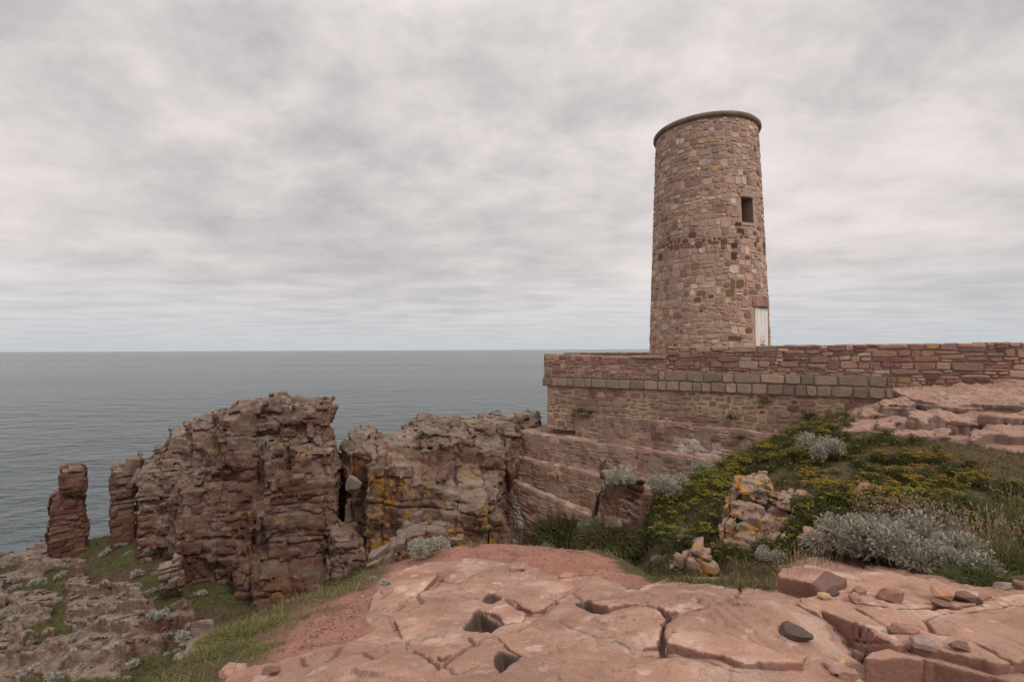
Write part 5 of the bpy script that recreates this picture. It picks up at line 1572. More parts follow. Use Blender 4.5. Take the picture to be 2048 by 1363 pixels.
# ------------------------------------------------------------------ grass
GCOL = np.array([(.105, .125, .040), (.135, .140, .045), (.175, .155, .060), (.26, .205, .105), (.13, .095, .055), (.085, .11, .035)])
def grass_blades(V, N, w, n, ln, wd, rg, pal, spread, lean=0.5, bend=0.45):
    w = np.clip(w, 0, None).astype(float)
    if w.sum() <= 0: return None
    idx = rg.choice(len(V), n, p=w / w.sum())
    b = V[idx].astype(float).copy()
    sp = spread if np.isscalar(spread) else spread[idx]
    b[:, :2] += rg.normal(size=(n, 2)) * (sp[:, None] if not np.isscalar(sp) else sp)
    b[:, 2] -= 0.01
    clump = fbm(b, 2.2, 2, 301)
    c2 = fbm(b, 0.7, 2, 305)
    d = np.stack([rg.normal(size=n) * lean, rg.normal(size=n) * lean, np.ones(n)], 1)
    d[:, 0] += 0.25 * c2
    d = unit(d)
    L = ln[0] + (ln[1] - ln[0]) * rg.random(n) ** 1.5
    L *= 1 + 0.5 * clump
    pk = np.clip((rg.random(n) * 0.7 + 0.3 * (0.5 + clump)) * 0.999, 0, .999)
    order = np.clip((pk * len(pal)).astype(int), 0, len(pal) - 1)
    col = pal[order] * rg.uniform(.75, 1.25, n)[:, None]
    col = col * (1 - 0.25 * np.clip(c2, -1, 1))[:, None]
    return strips(b, d, side_of(d, rg), L, np.full(n, wd) * rg.uniform(.6, 1.4, n), bend * rg.uniform(.2, 1.5, n), col)

def near(px, py, r):
    h = cast(px, py)
    return h

def build_grass():
    rg = np.random.default_rng(31)
    area = (np.clip(GV[:, 1], 1.3, 30)) ** 2
    dens = area / area.max()
    parts = []
    sp = 0.02 + 0.004 * GV[:, 1]
    PT = np.array([(.15, .135, .040), (.12, .125, .036), (.21, .165, .068), (.28, .205, .095), (.11, .115, .032), (.32, .24, .125)])
    inview = (GV[:, 1] > 1.6) & (np.abs(GV[:, 0]) < 1.2 * GV[:, 1] + 1)
    tl = smooth(-1.3, -1.9, GV[:, 0])
    # turf along the rim of the path: taller at the left corner
    parts.append(grass_blades(GV, GN, G_TURF * dens * inview * (1 - tl) * (G_TURF > .25), 24000, (.03, .11), .006, rg, PT, sp))
    parts.append(grass_blades(GV, GN, G_TURF * dens * inview * tl * (G_TURF > .22), 34000, (.05, .20), .006, rg, PT, sp, .6))
    # outside the rim, hanging over the drop
    rim = np.exp(-((G_SP + 0.18) / 0.22) ** 2) * (GV[:, 0] < 2.6)
    parts.append(grass_blades(GV, GN, rim * dens * inview, 24000, (.05, .17), .008, rg, PT, sp, .6))
    # rough turf of the mound
    mm = G_VEG * inview * (GV[:, 0] > 1.8)
    PM = np.array([(.060, .062, .018), (.078, .072, .022), (.12, .085, .034), (.18, .125, .056), (.105, .066, .034), (.055, .060, .018), (.14, .092, .045)])
    parts.append(grass_blades(GV, GN, mm * dens, 60000, (.08, .26), .011, rg, PM, sp * 1.5, .6))
    back = smooth(.1, .5, fbm(GV, .5, 2, 311))
    verge = in_poly(GV[:, 0], GV[:, 1], PX([(1290, 1120), (1340, 1085), (1560, 1110), (1640, 1120), (1560, 1160), (1552, 1192), (1480, 1196), (1330, 1178)]))
    parts.append(grass_blades(GV, GN, verge * dens * inview, 15000, (.06, .20), .007, rg, np.array([(.13, .125, .045), (.17, .145, .06), (.24, .18, .10), (.10, .11, .035), (.28, .20, .13)]), sp, .55))
    crestw = in_poly(GV[:, 0], GV[:, 1], PX([(1230, 985), (1400, 930), (1560, 868), (1690, 822), (1720, 850), (1560, 925), (1400, 1010)]))
    parts.append(grass_blades(GV, GN, mm * crestw * dens, 15000, (.15, .42), .013, rg, np.array([(.075, .078, .022), (.105, .092, .028), (.062, .070, .019), (.14, .115, .04)]), sp * 1.5, .6, .6))
    parts.append(grass_blades(GV, GN, mm * dens * back, 14000, (.15, .38), .010, rg, np.array([(.22, .17, .085), (.16, .13, .06), (.12, .115, .04)]), sp * 1.5, .5, .7))
    # tufts in the cracks of the stepped outcrop
    parts.append(grass_blades(GV, GN, G_OUT * dens * (G_N1 + .3 * G_N3 > .42), 5000, (.06, .16), .010, rg, PM, sp, .6))
    steep = in_poly(GV[:, 0], GV[:, 1], PX([(1250, 990), (1420, 955), (1480, 1000), (1440, 1060), (1400, 1120), (1260, 1110)]))
    parts.append(grass_blades(GV, GN, steep * dens * inview, 13000, (.14, .40), .010, rg, np.array([(.085, .078, .024), (.12, .092, .036), (.16, .115, .052), (.065, .068, .02), (.10, .07, .036)]), sp * 1.5, .6, .9))
    parts = [p for p in parts if p]
    V, L, T, c = join(parts)
    tag(link("grass", fastmesh("grass", V, L, T, c, True), MAT_LEAF), kind="stuff")
    # lower hillside turf
    n = len(SLOPE_V)
    p = grass_blades(SLOPE_V, None, SLOPE_W, 60000, (.10, .30), .022, rg, np.array([(.060, .064, .018), (.078, .078, .023), (.105, .088, .030), (.14, .105, .045), (.085, .058, .030), (.052, .064, .018)]), .07, .7)
    V, L, T, c = p
    tag(link("hillside_grass", fastmesh("hillside_grass", V, L, T, c, True), MAT_LEAF), kind="stuff")
build_grass()

# ------------------------------------------------------------------ silver ragwort bushes
def ragwort_mesh(name, nl, seed, leaf=.085, flat=.62, lobes=4):
    """unit-wide dome of grey felted, deeply lobed leaves on short stems"""
    rg = np.random.default_rng(seed)
    # sub-clumps give the dome an uneven outline
    k = 9
    cl = np.stack([rg.uniform(-.30, .30, k), rg.uniform(-.30, .30, k), rg.uniform(.10, .26, k)], 1)
    cr = rg.uniform(.14, .24, k)
    ci = rg.integers(0, k, nl)
    d = rg.normal(size=(nl, 3)); d[:, 2] = np.abs(d[:, 2]) * 1.1 - .25; d = unit(d)
    b = cl[ci] + d * (cr[ci] * rg.uniform(.45, 1.0, nl))[:, None]
    b[:, 2] = np.clip(b[:, 2] * flat * 1.4, .01, None)
    ld = unit(d + np.array((0, 0, .55)) + rg.normal(size=(nl, 3)) * .45)
    L = leaf * rg.uniform(.6, 1.35, nl)
    base_c = np.array([(.36, .335, .265), (.44, .415, .335), (.26, .245, .185), (.52, .49, .41)])
    col = base_c[rg.integers(0, 4, nl)] * rg.uniform(.8, 1.15, nl)[:, None]
    sd = side_of(ld, rg)
    parts = [strips(b, ld, sd, L, L * .16, np.full(nl, .25), col, (.8, 1.0, .3))]
    for q in range(lobes):
        t = .28 + .62 * q / max(lobes - 1, 1)
        for sgn in (-1, 1):
            st = b + ld * (L * t)[:, None]; st = st.copy(); st[:, 2] -= .25 * t * t * L
            dd = unit(ld * .75 + sd * sgn * .9)
            parts.append(strips(st, dd, unit(np.cross(dd, np.cross(ld, sd))), L * .36 * (1 - .35 * abs(t - .5)), L * .13, np.full(nl, .1), col * .97, (1.0, 1.1, .45)))
    # dark woody inner stems
    ns = 46
    sd0 = unit(np.stack([rg.normal(size=ns) * .7, rg.normal(size=ns) * .7, np.ones(ns)], 1))
    parts.append(strips(np.stack([rg.uniform(-.2, .2, ns), rg.uniform(-.2, .2, ns), np.zeros(ns)], 1), sd0, side_of(sd0, rg), rg.uniform(.14, .3, ns) * flat * 1.5, np.full(ns, .012), np.full(ns, .1), np.repeat(np.array([[.16, .14, .11]]), ns, 0), (1, .9, .6)))
    V, L_, T, c = join(parts)
    return fastmesh(name, V, L_, T, c, True)

def build_bushes():
    near_m = [ragwort_mesh("silver_bush", 6000, 41, .036, .62, 3), ragwort_mesh("silver_bush", 5600, 42, .040, .7, 3)]
    far_m = [ragwort_mesh("silver_bush", 700, 43, .10, .7, 2), ragwort_mesh("silver_bush", 650, 44, .11, .8, 2), ragwort_mesh("silver_bush", 600, 45, .11, .6, 2)]
    for m in near_m + far_m: m.materials.append(MAT_SILVER)
    rg = np.random.default_rng(50)
    def put(px, py, wpx, meshes, label, group=None, zs=1.0, k=None):
        h = cast(px, py)
        if h is None: return
        loc, nr, on = h
        dep = loc @ FW
        s = wpx / F * dep
        me = meshes[int(rg.integers(0, len(meshes))) if k is None else k]
        o = bpy.data.objects.new("silver_bush", me); C.objects.link(o)
        o.location = loc - np.array((0, 0, .03 * s)); o.rotation_euler = (0, 0, rg.uniform(0, 6.28)); o.scale = (s, s, s * zs)
        tag(o, label, "bush", group)
    put(1690, 1112, 150, near_m, "silver-leaved bush at the left end of the large grey clump behind the front rocks", None, 1.0)
    put(1765, 1118, 190, near_m, "silver-leaved bush in the middle of the large grey clump, dried stalks rising behind it", None, 1.15)
    put(1845, 1132, 190, near_m, "silver-leaved bush right of centre in the large grey clump, above the long slab", None, 1.15)
    put(1905, 1142, 150, near_m, "silver-leaved bush at the right end of the large grey clump beside green grass", None, 1.0)
    put(855, 1112, 88, near_m, "pale silver bush on the path rim above the chasm", None, 1.05)
    put(1195, 1068, 80, near_m, "pale silver bush beside the grassy hummock at the end of the path", None, 1.0)
    put(1645, 922, 88, near_m, "tall silver bush on the crest among yellow flowers, below the rock steps", None, 1.35)
    put(1340, 988, 100, near_m, "wide grey-silver bush under the white-patched retaining wall", None, 1.05)
    put(1245, 970, 70, near_m, "small grey bush on the rock corner left of the wide grey-silver bush", None, 1.1)
    put(1412, 950, 60, near_m, "small silver bush between the wide grey-silver bush and the yellow flowers", None, 1.2)
    put(1540, 1122, 66, near_m, "small silver bush at the foot of the orange-lichened rocks", None, 1.1)
    put(1378, 1085, 46, near_m, "little silver bush left of the orange-lichened rocks, in the green slope", None, 1.1)
    put(1320, 1128, 44, near_m, "little silver bush just behind the right end of the path", None, 1.0)
    grp = "silver bushes on the lower hillside"
    for (X, Y, w) in [(580, 360, 110), (340, 430, 140), (130, 480, 90), (150, 395, 100), (1060, 110, 110), (1170, 60, 90), (990, 150, 80), (1230, 140, 60), (1340, 330, 140), (1460, 120, 110), (1200, 425, 60),
                      (1330, 445, 100), (1440, 520, 110), (1510, 565, 55), (1920, 540, 110), (1530, 735, 140), (1640, 755, 90), (1640, 915, 95), (1790, 945, 150), (550, 600, 85), (970, 550, 60), (960, 625, 75),
                      (1145, 550, 55), (1110, 665, 65), (100, 710, 130), (170, 750, 95), (20, 805, 70), (750, 910, 90), (800, 990, 65), (580, 985, 75), (460, 890, 80), (310, 985, 65), (280, 885, 75), (300, 1260, 130),
                      (540, 1335, 140), (1130, 1200, 75), (1260, 1220, 160), (1590, 1115, 75), (1220, 1335, 60), (700, 705, 45), (270, 690, 45), (1830, 830, 80), (1700, 1080, 70), (1490, 330, 80), (1780, 640, 40)]:
        put(X * .2076, 1080 + Y * .2076, w * .2076 * 1.15, far_m, "silver-grey bush dotted over the grassy rock slope at lower left", grp, 1.0)
    grp = "silver bushes clinging to the cliffs"
    for (x, y, w) in [(850, 958, 18), (922, 930, 17), (783, 935, 18), (884, 985, 17), (968, 1030, 20), (893, 895, 28), (846, 868, 24), (1037, 845, 22), (1202, 884, 18), (262, 1068, 22), (612, 897, 22), (421, 910, 12), (340, 1000, 14),
                      (745, 1160, 22), (770, 1168, 24), (850, 905, 20), (508, 840, 12), (500, 822, 14), (360, 1065, 16), (800, 1010, 16), (905, 1010, 18), (960, 905, 16)]:
        put(x, y, w, far_m, "silver-grey tuft rooted in a ledge of the sea cliffs and walls", grp, .9)
build_bushes()

# ------------------------------------------------------------------ yellow-flowered plants
def umbel_mesh(name, seed, nst, hgt, ycols, nleaf=150):
    rg = np.random.default_rng(seed)
    parts = []
    gc = np.array([(.058, .068, .018), (.075, .082, .022), (.095, .088, .028), (.050, .058, .017)])
    d = unit(np.stack([rg.normal(size=nleaf) * .8, rg.normal(size=nleaf) * .8, np.abs(rg.normal(size=nleaf)) + .5], 1))
    b = np.stack([rg.normal(size=nleaf) * .075, rg.normal(size=nleaf) * .075, rg.uniform(0, hgt * .7, nleaf)], 1)
    parts.append(strips(b, d, side_of(d, rg), rg.uniform(.05, .12, nleaf), rg.uniform(.008, .014, nleaf), np.full(nleaf, .4), gc[rg.integers(0, 4, nleaf)] * rg.uniform(.8, 1.2, nleaf)[:, None]))
    rd = unit(np.stack([np.cos(np.arange(14) * .45), np.sin(np.arange(14) * .45), np.full(14, .5)], 1))
    parts.append(strips(np.zeros((14, 3)), rd, side_of(rd, rg), np.full(14, hgt * 1.5), np.full(14, .010), np.full(14, .3), gc[rg.integers(0, 4, 14)]))
    hb = np.stack([rg.normal(size=nst) * .07, rg.normal(size=nst) * .07, np.zeros(nst)], 1)
    hd = unit(np.stack([rg.normal(size=nst) * .38, rg.normal(size=nst) * .38, np.ones(nst)], 1))
    hl = hgt * rg.uniform(.65, 1.15, nst)
    parts.append(strips(hb, hd, side_of(hd, rg), hl, np.full(nst, .007), np.full(nst, .0), np.repeat(np.array([[.115, .125, .045]]), nst, 0), (1, .9, .6)))
    tips = hb + hd * hl[:, None]
    nf = 26
    c = np.repeat(tips, nf, 0)
    rad = np.repeat(rg.uniform(.032, .062, nst), nf)
    a = rg.uniform(0, 6.28, nst * nf); r = np.sqrt(rg.random(nst * nf)) * rad
    c = c + np.stack([np.cos(a) * r, np.sin(a) * r, .35 * rad - .9 * r * r / rad * .5], 1)
    fd = unit(np.stack([rg.normal(size=nst * nf), rg.normal(size=nst * nf), rg.normal(size=nst * nf) * .25], 1))
    yc = np.array(ycols)
    col = np.repeat(yc[rg.integers(0, len(yc), nst)], nf, 0) * rg.uniform(.75, 1.25, nst * nf)[:, None]
    sz = rg.uniform(.012, .020, nst * nf)
    sd = unit(np.cross(fd, np.array((0, 0, 1.0))[None] + rg.normal(size=fd.shape) * .4))
    parts.append(strips(c - fd * (sz / 2)[:, None], fd, sd, sz, sz * 1.0, np.full(nst * nf, .0), col, (.7, 1.0, .6)))
    V, L, T, cc = join(parts)
    return fastmesh(name, V, L, T, cc, True)

def build_flowers():
    rg = np.random.default_rng(61)
    Y = [(.31, .25, .028), (.24, .21, .030), (.19, .18, .032)]
    O = [(.32, .185, .032), (.36, .25, .035), (.25, .155, .04), (.30, .25, .035)]
    ym = [umbel_mesh("yellow_flower_plant", 60 + k, 15, .24, Y) for k in range(3)]
    om = [umbel_mesh("yellow_flower_plant", 70 + k, 15, .22, O) for k in range(3)]
    lm = [umbel_mesh("leafy_plant", 80 + k, 2, .22, Y, 260) for k in range(2)]
    for m in ym + om + lm: m.materials.append(MAT_LEAF)
    def put(me, px, py, s, lab, grp, name="yellow_flower_plant"):
        h = cast(px, py)
        if h is None: return False
        loc, nr, on = h
        if not on.startswith(("ground", "grass")): return False
        o = bpy.data.objects.new(name, me); C.objects.link(o)
        o.location = loc - np.array((0, 0, .02)); o.rotation_euler = (0, 0, rg.uniform(0, 6.28)); o.scale = (s, s, s)
        tag(o, lab, "plant", grp); return True
    def scatter(poly, n, meshes, lab, grp, s0, s1, name="yellow_flower_plant"):
        xs = [p[0] for p in poly]; ys = [p[1] for p in poly]
        k = t = 0
        while k < n and t < n * 20:
            t += 1
            x, y = rg.uniform(min(xs), max(xs)), rg.uniform(min(ys), max(ys))
            if not in_poly(np.array([x]), np.array([y]), poly)[0]: continue
            k += put(meshes[int(rg.integers(0, len(meshes)))], x, y, rg.uniform(s0, s1), lab, grp, name)
    crest = [(1290, 985), (1400, 930), (1480, 900), (1560, 868), (1610, 838), (1680, 832), (1650, 900), (1590, 930), (1520, 955), (1440, 1000)]
    slope = [(1290, 1000), (1420, 960), (1480, 1000), (1440, 1060), (1370, 1110), (1300, 1100), (1280, 1060)]
    mound = [(1600, 930), (1690, 905), (1700, 880), (1850, 905), (1960, 930), (1990, 960), (1900, 1010), (1760, 1030), (1640, 1000), (1580, 975)]
    scatter(crest, 64, ym, "bright yellow-green flowering plant on the crest below the stepped walls", "yellow flowering plants on the crest", .9, 1.5)
    scatter(slope, 24, ym, "yellow flowering plant hanging on the steep green slope beside the wall foot", "yellow flowering plants on the steep slope", .7, 1.2)
    scatter(mound, 85, om, "orange-yellow flowering plant on the round mound below the rock steps", "orange-yellow flowering plants on the mound", .7, 1.15)
    scatter([(1600, 970), (1700, 960), (1900, 1000), (1960, 1040), (1800, 1060), (1650, 1030)], 16, om, "orange-yellow flowering plant on the round mound below the rock steps", "orange-yellow flowering plants on the mound", .6, .9)
    green = [(1230, 980), (1400, 930), (1560, 872), (1690, 830), (1990, 950), (2048, 1000), (2048, 1090), (1800, 1050), (1450, 1110), (1250, 1110)]
    scatter(green, 150, lm, "leafy green plant without flowers among the grass of the mound", "leafy plants on the mound", .8, 1.6, "leafy_plant")
    scatter([(1420, 1010), (1500, 960), (1600, 970), (1660, 1060), (1640, 1110), (1440, 1120)], 34, lm, "leafy green plant growing round the orange-lichened rocks", "leafy plants round the lichened rocks", .6, 1.1, "leafy_plant")
    scatter([(1270, 985), (1330, 990), (1350, 1080), (1290, 1110), (1240, 1095), (1275, 1050)], 16, lm, "leafy green plant on the bank beside the bedded rock buttress", "leafy plants beside the rock buttress", 1.0, 1.8, "leafy_plant")
    scatter([(1330, 1075), (1440, 1080), (1450, 1145), (1340, 1145)], 16, lm, "leafy green plant round the lone lichened boulder", "leafy plants round the lone lichened boulder", .5, .9, "leafy_plant")
    scatter([(1930, 1060), (2048, 1010), (2048, 1165), (1950, 1165)], 22, lm, "leafy green plant in the grass at the right edge", "leafy plants at the right edge", .5, .9, "leafy_plant")
    # tufts growing out of the masonry
    def wall_tuft(px, py, w, lab, me):
        h = cast(px, py)
        if h is None: return
        loc, nr, on = h
        s = w / F * (loc @ FW) / .42
        o = bpy.data.objects.new("wall_plant", me); C.objects.link(o)
        o.location = loc + nr * .05 - np.array((0, 0, .10 * s)); o.rotation_euler = (0, 0, rg.uniform(0, 6)); o.scale = (s, s, s * .8)
        tag(o, lab, "plant")
    wall_tuft(1162, 822, 50, "round green and brown tuft growing from the left end of the lower fort wall", lm[0])
    wall_tuft(1180, 824, 40, "brownish tuft right beside the round green tuft on the lower fort wall", lm[1])
    wall_tuft(1530, 797, 36, "yellow-green tuft hanging just below the granite band", ym[0])
    wall_tuft(1462, 830, 30, "small green tuft rooted in the mortared wall below the granite band", lm[1])
    wall_tuft(1482, 872, 22, "tiny green tuft on the ledge of the upper retaining wall", ym[1])
    wall_tuft(1620, 828, 44, "dark green bush at the foot of the fort wall beside the rock steps", lm[0])
    wall_tuft(1090, 814, 16, "tiny green tuft at the outer corner of the fort wall", lm[1])
    wall_tuft(968, 1058, 22, "small yellow-green tuft at the base of the lowest retaining wall", ym[2])
    wall_tuft(985, 1000, 14, "tiny green tuft left of the edge of the lowest retaining wall", lm[1])
build_flowers()

# ------------------------------------------------------------------ hummocks, dry stalks, tall grass
def build_tufts():
    rg = np.random.default_rng(77)
    def dome(name, n, ln, wd, pal, R=.5, H=.38, spread=.7, bend=.5):
        a = rg.uniform(0, 6.28, n); r = np.sqrt(rg.random(n)) * R
        z = H * np.sqrt(np.clip(1 - (r / R) ** 2, 0, 1)) * .8
        b = np.stack([np.cos(a) * r, np.sin(a) * r, z], 1)
        d = unit(np.stack([np.cos(a) * r / R, np.sin(a) * r / R, np.full(n, .7)], 1) + rg.normal(size=(n, 3)) * .3)
        pal = np.array(pal)
        col = pal[rg.integers(0, len(pal), n)] * rg.uniform(.75, 1.25, n)[:, None]
        V, L, T, c = strips(b, d, side_of(d, rg), rg.uniform(ln[0], ln[1], n), np.full(n, wd), rg.uniform(.2, 1.2, n) * bend, col)
        # the earth and dead thatch under it
        th = np.linspace(0, 2 * math.pi, 20, endpoint=False)
        rings = []
        for k in range(6):
            f_ = k / 5
            rr = R * math.cos(f_ * math.pi / 2 * .98)
            rings.append(np.stack([np.cos(th) * rr, np.sin(th) * rr, np.full(20, H * .78 * math.sin(f_ * math.pi / 2))], 1))
        dv = np.concatenate(rings); dv[:, :2] *= (1 + .10 * fbm(dv, 5, 2, 5))[:, None]
        fs = np.array([(k * 20 + i, k * 20 + (i + 1) % 20, (k + 1) * 20 + (i + 1) % 20, (k + 1) * 20 + i) for k in range(5) for i in range(20)])
        V, L, T, c = join([(V, L, T, c), (dv, fs.ravel(), np.full(len(fs), 4), np.repeat(np.array([[.07, .065, .03]]), len(dv), 0))])
        me = fastmesh(name, V, L, T, c, True); me.materials.append(MAT_LEAF); return me
    GR = [(.065, .068, .020), (.085, .080, .025), (.12, .088, .035), (.052, .062, .018), (.16, .12, .055)]
    def put(name, me, px, py, w, lab, cat, zs=1.0, group=None, wid=1.0):
        h = cast(px, py)
        if h is None: return
        s = w / F * (h[0] @ FW) / wid
        o = bpy.data.objects.new(name, me); C.objects.link(o)
        o.location = h[0] - np.array((0, 0, .04 * s)); o.rotation_euler = (0, 0, rg.uniform(0, 6)); o.scale = (s, s, s * zs)
        tag(o, lab, cat, group)
    hm = dome("grass_hummock", 3200, (.12, .34), .012, GR, .5, .26, .7, 1.0)
    put("grass_hummock", hm, 1140, 1078, 128, "dark domed grass hummock at the end of the path, in front of the lowest wall", "grass", 1.35)
    put("grass_hummock", hm, 1225, 1080, 120, "low dark grass hummock right of the pale silver bush at the end of the path", "grass", .9)
    put("grass_hummock", hm, 730, 1140, 56, "bright green cushion at the foot of the chasm", "grass", .8)
    put("grass_hummock", hm, 1270, 1120, 110, "low grassy tussock along the right end of the path", "grass", .6)
    gb = dome("tall_grass", 2600, (.25, .6), .010, [(.10, .12, .04), (.075, .10, .03), (.14, .13, .055), (.20, .16, .08)], .5, .12, .6, .8)
    for k, (x, y, w, zs, lab) in enumerate([(2025, 1140, 150, 1.2, "tall tussock of green grass cut by the right edge, lowest of the row"), (1975, 1165, 110, .8, "green grass tussock between the silver clump and the right edge"),
                                            (2040, 1070, 150, 1.2, "tall olive grass tussock higher up at the right edge"), (1960, 1040, 120, .9, "straw-tipped grass tussock above the silver clump"),
                                            (1900, 1000, 90, .7, "low grass tussock at the right end of the flowering mound")]):
        put("tall_grass", gb, x, y, w, lab, "grass", zs)
    # left corner of the path
    lg = dome("tall_grass", 1500, (.16, .42), .012, [(.17, .175, .055), (.13, .15, .045), (.22, .19, .08), (.30, .24, .12)], .5, .06, .7, .9)
    for (x, y, w, zs) in [(455, 1275, 95, .9), (500, 1265, 90, .8), (420, 1310, 80, .8), (545, 1250, 70, .8), (530, 1300, 60, .5), (475, 1300, 70, .7)]:
        put("tall_grass", lg, x, y, w, "bright green grass tuft on the left rim of the path", "grass", zs, "grass tufts on the left rim of the path")
    # dried flower stalks behind the silver bush
    n = 30
    parts = []
    hb = np.stack([rg.normal(size=n) * .12, rg.normal(size=n) * .10, np.zeros(n)], 1)
    hd = unit(np.stack([rg.normal(size=n) * .25, rg.normal(size=n) * .25, np.ones(n)], 1)); hl = rg.uniform(.25, .5, n)
    parts.append(strips(hb, hd, side_of(hd, rg), hl, np.full(n, .006), np.zeros(n), np.repeat(np.array([[.20, .145, .10]]), n, 0), (1, .9, .7)))
    tips = np.repeat(hb + hd * hl[:, None], 9, 0) + rg.normal(size=(n * 9, 3)) * np.array((.022, .022, .010))
    fd = unit(rg.normal(size=(n * 9, 3)))
    pc = np.array([(.28, .20, .15), (.20, .14, .10), (.40, .32, .26)])[rg.integers(0, 3, n * 9)]
    parts.append(strips(tips, fd, side_of(fd, rg), np.full(n * 9, .014), np.full(n * 9, .012), np.zeros(n * 9), pc, (.7, 1.0, .6)))
    V, L, T, c = join(parts)
    dm = fastmesh("dried_flower_plant", V, L, T, c, True); dm.materials.append(MAT_LEAF)
    for (x, y, w) in [(1990, 1080, 60), (1740, 1075, 70), (1790, 1070, 75), (1840, 1075, 75), (1880, 1085, 70), (1700, 1085, 55), (1810, 1055, 70), (1760, 1050, 60), (1860, 1060, 60), (1650, 1105, 45), (1920, 1095, 60)]:
        put("dried_flower_plant", dm, x, y + 25, w * 1.5, "dried brown flower stalks with pale seed heads behind the silver clump", "plant", 1.0, "dried flower stalks behind the silver clump", .5)
    # straw-coloured grass stems
    n = 34
    b = np.stack([rg.normal(size=n) * .12, rg.normal(size=n) * .12, np.zeros(n)], 1)
    d = unit(np.stack([rg.normal(size=n) * .28 - .08, rg.normal(size=n) * .28, np.ones(n)], 1)); l = rg.uniform(.4, .75, n)
    parts = [strips(b, d, side_of(d, rg), l, np.full(n, .0055), rg.uniform(.0, .25, n), np.repeat(np.array([[.36, .27, .16]]), n, 0) * rg.uniform(.8, 1.2, n)[:, None], (1, .9, .8, .6))]
    t = b + d * l[:, None]; t[:, 2] -= .12 * l
    parts.append(strips(t - d * .06, d, side_of(d, rg), np.full(n, .10), np.full(n, .014), np.full(n, .2), np.repeat(np.array([[.42, .33, .21]]), n, 0), (.3, 1.0, 0)))
    V, L, T, c = join(parts)
    sm = fastmesh("dry_grass", V, L, T, c, True); sm.materials.append(MAT_LEAF)
    for (x, y, w) in [(1935, 1120, 90), (1965, 1105, 90), (1905, 1100, 70), (2000, 1090, 80), (1985, 1140, 70), (1600, 1135, 50), (1630, 1140, 45), (1585, 1150, 45), (2030, 1030, 60)]:
        put("dry_grass", sm, x, y, w, "tall straw-coloured grass stems with seed heads behind the front rocks", "grass", 1.0, "straw-coloured grass stems", .6)
build_tufts()

# ------------------------------------------------------------------ loose stones
def stone_mesh(name, dims, seed, col, rough=.07):
    """an angular broken stone: random planes cut out of a box, then worn"""
    rg = np.random.default_rng(seed)
    n = 22
    h = 2.6 / n
    ax = np.linspace(-1.3, 1.3, n + 1)
    G = np.stack(np.meshgrid(ax, ax, ax, indexing='ij'), -1).reshape(-1, 3)
    s = np.max(np.abs(G) / np.array((1.0, 1.0, 1.0)), 1) - 1.0
    for _ in range(9):
        d = rg.normal(size=3); d[2] *= .7; d /= np.linalg.norm(d)
        s = np.maximum(s, G @ d - rg.uniform(.72, 1.05))
    s = s + rough * fbm(G.astype(np.float32), 1.6, 3, seed % 50)
    V, Q = surface_nets(s.reshape(n + 1, n + 1, n + 1).astype(np.float32), (-1.3,) * 3, h)
    V = V * np.array(dims) / 2
    c = np.repeat(np.array([col]), len(V), 0) * (1 + .25 * fbm(V / np.mean(dims), 3.0, 3, seed % 40 + 3))[:, None]
    V[:, 2] -= V[:, 2].min()
    me = quads_mesh(name, V, Q, c, True)
    me.materials.append(MAT_STONE)
    return me

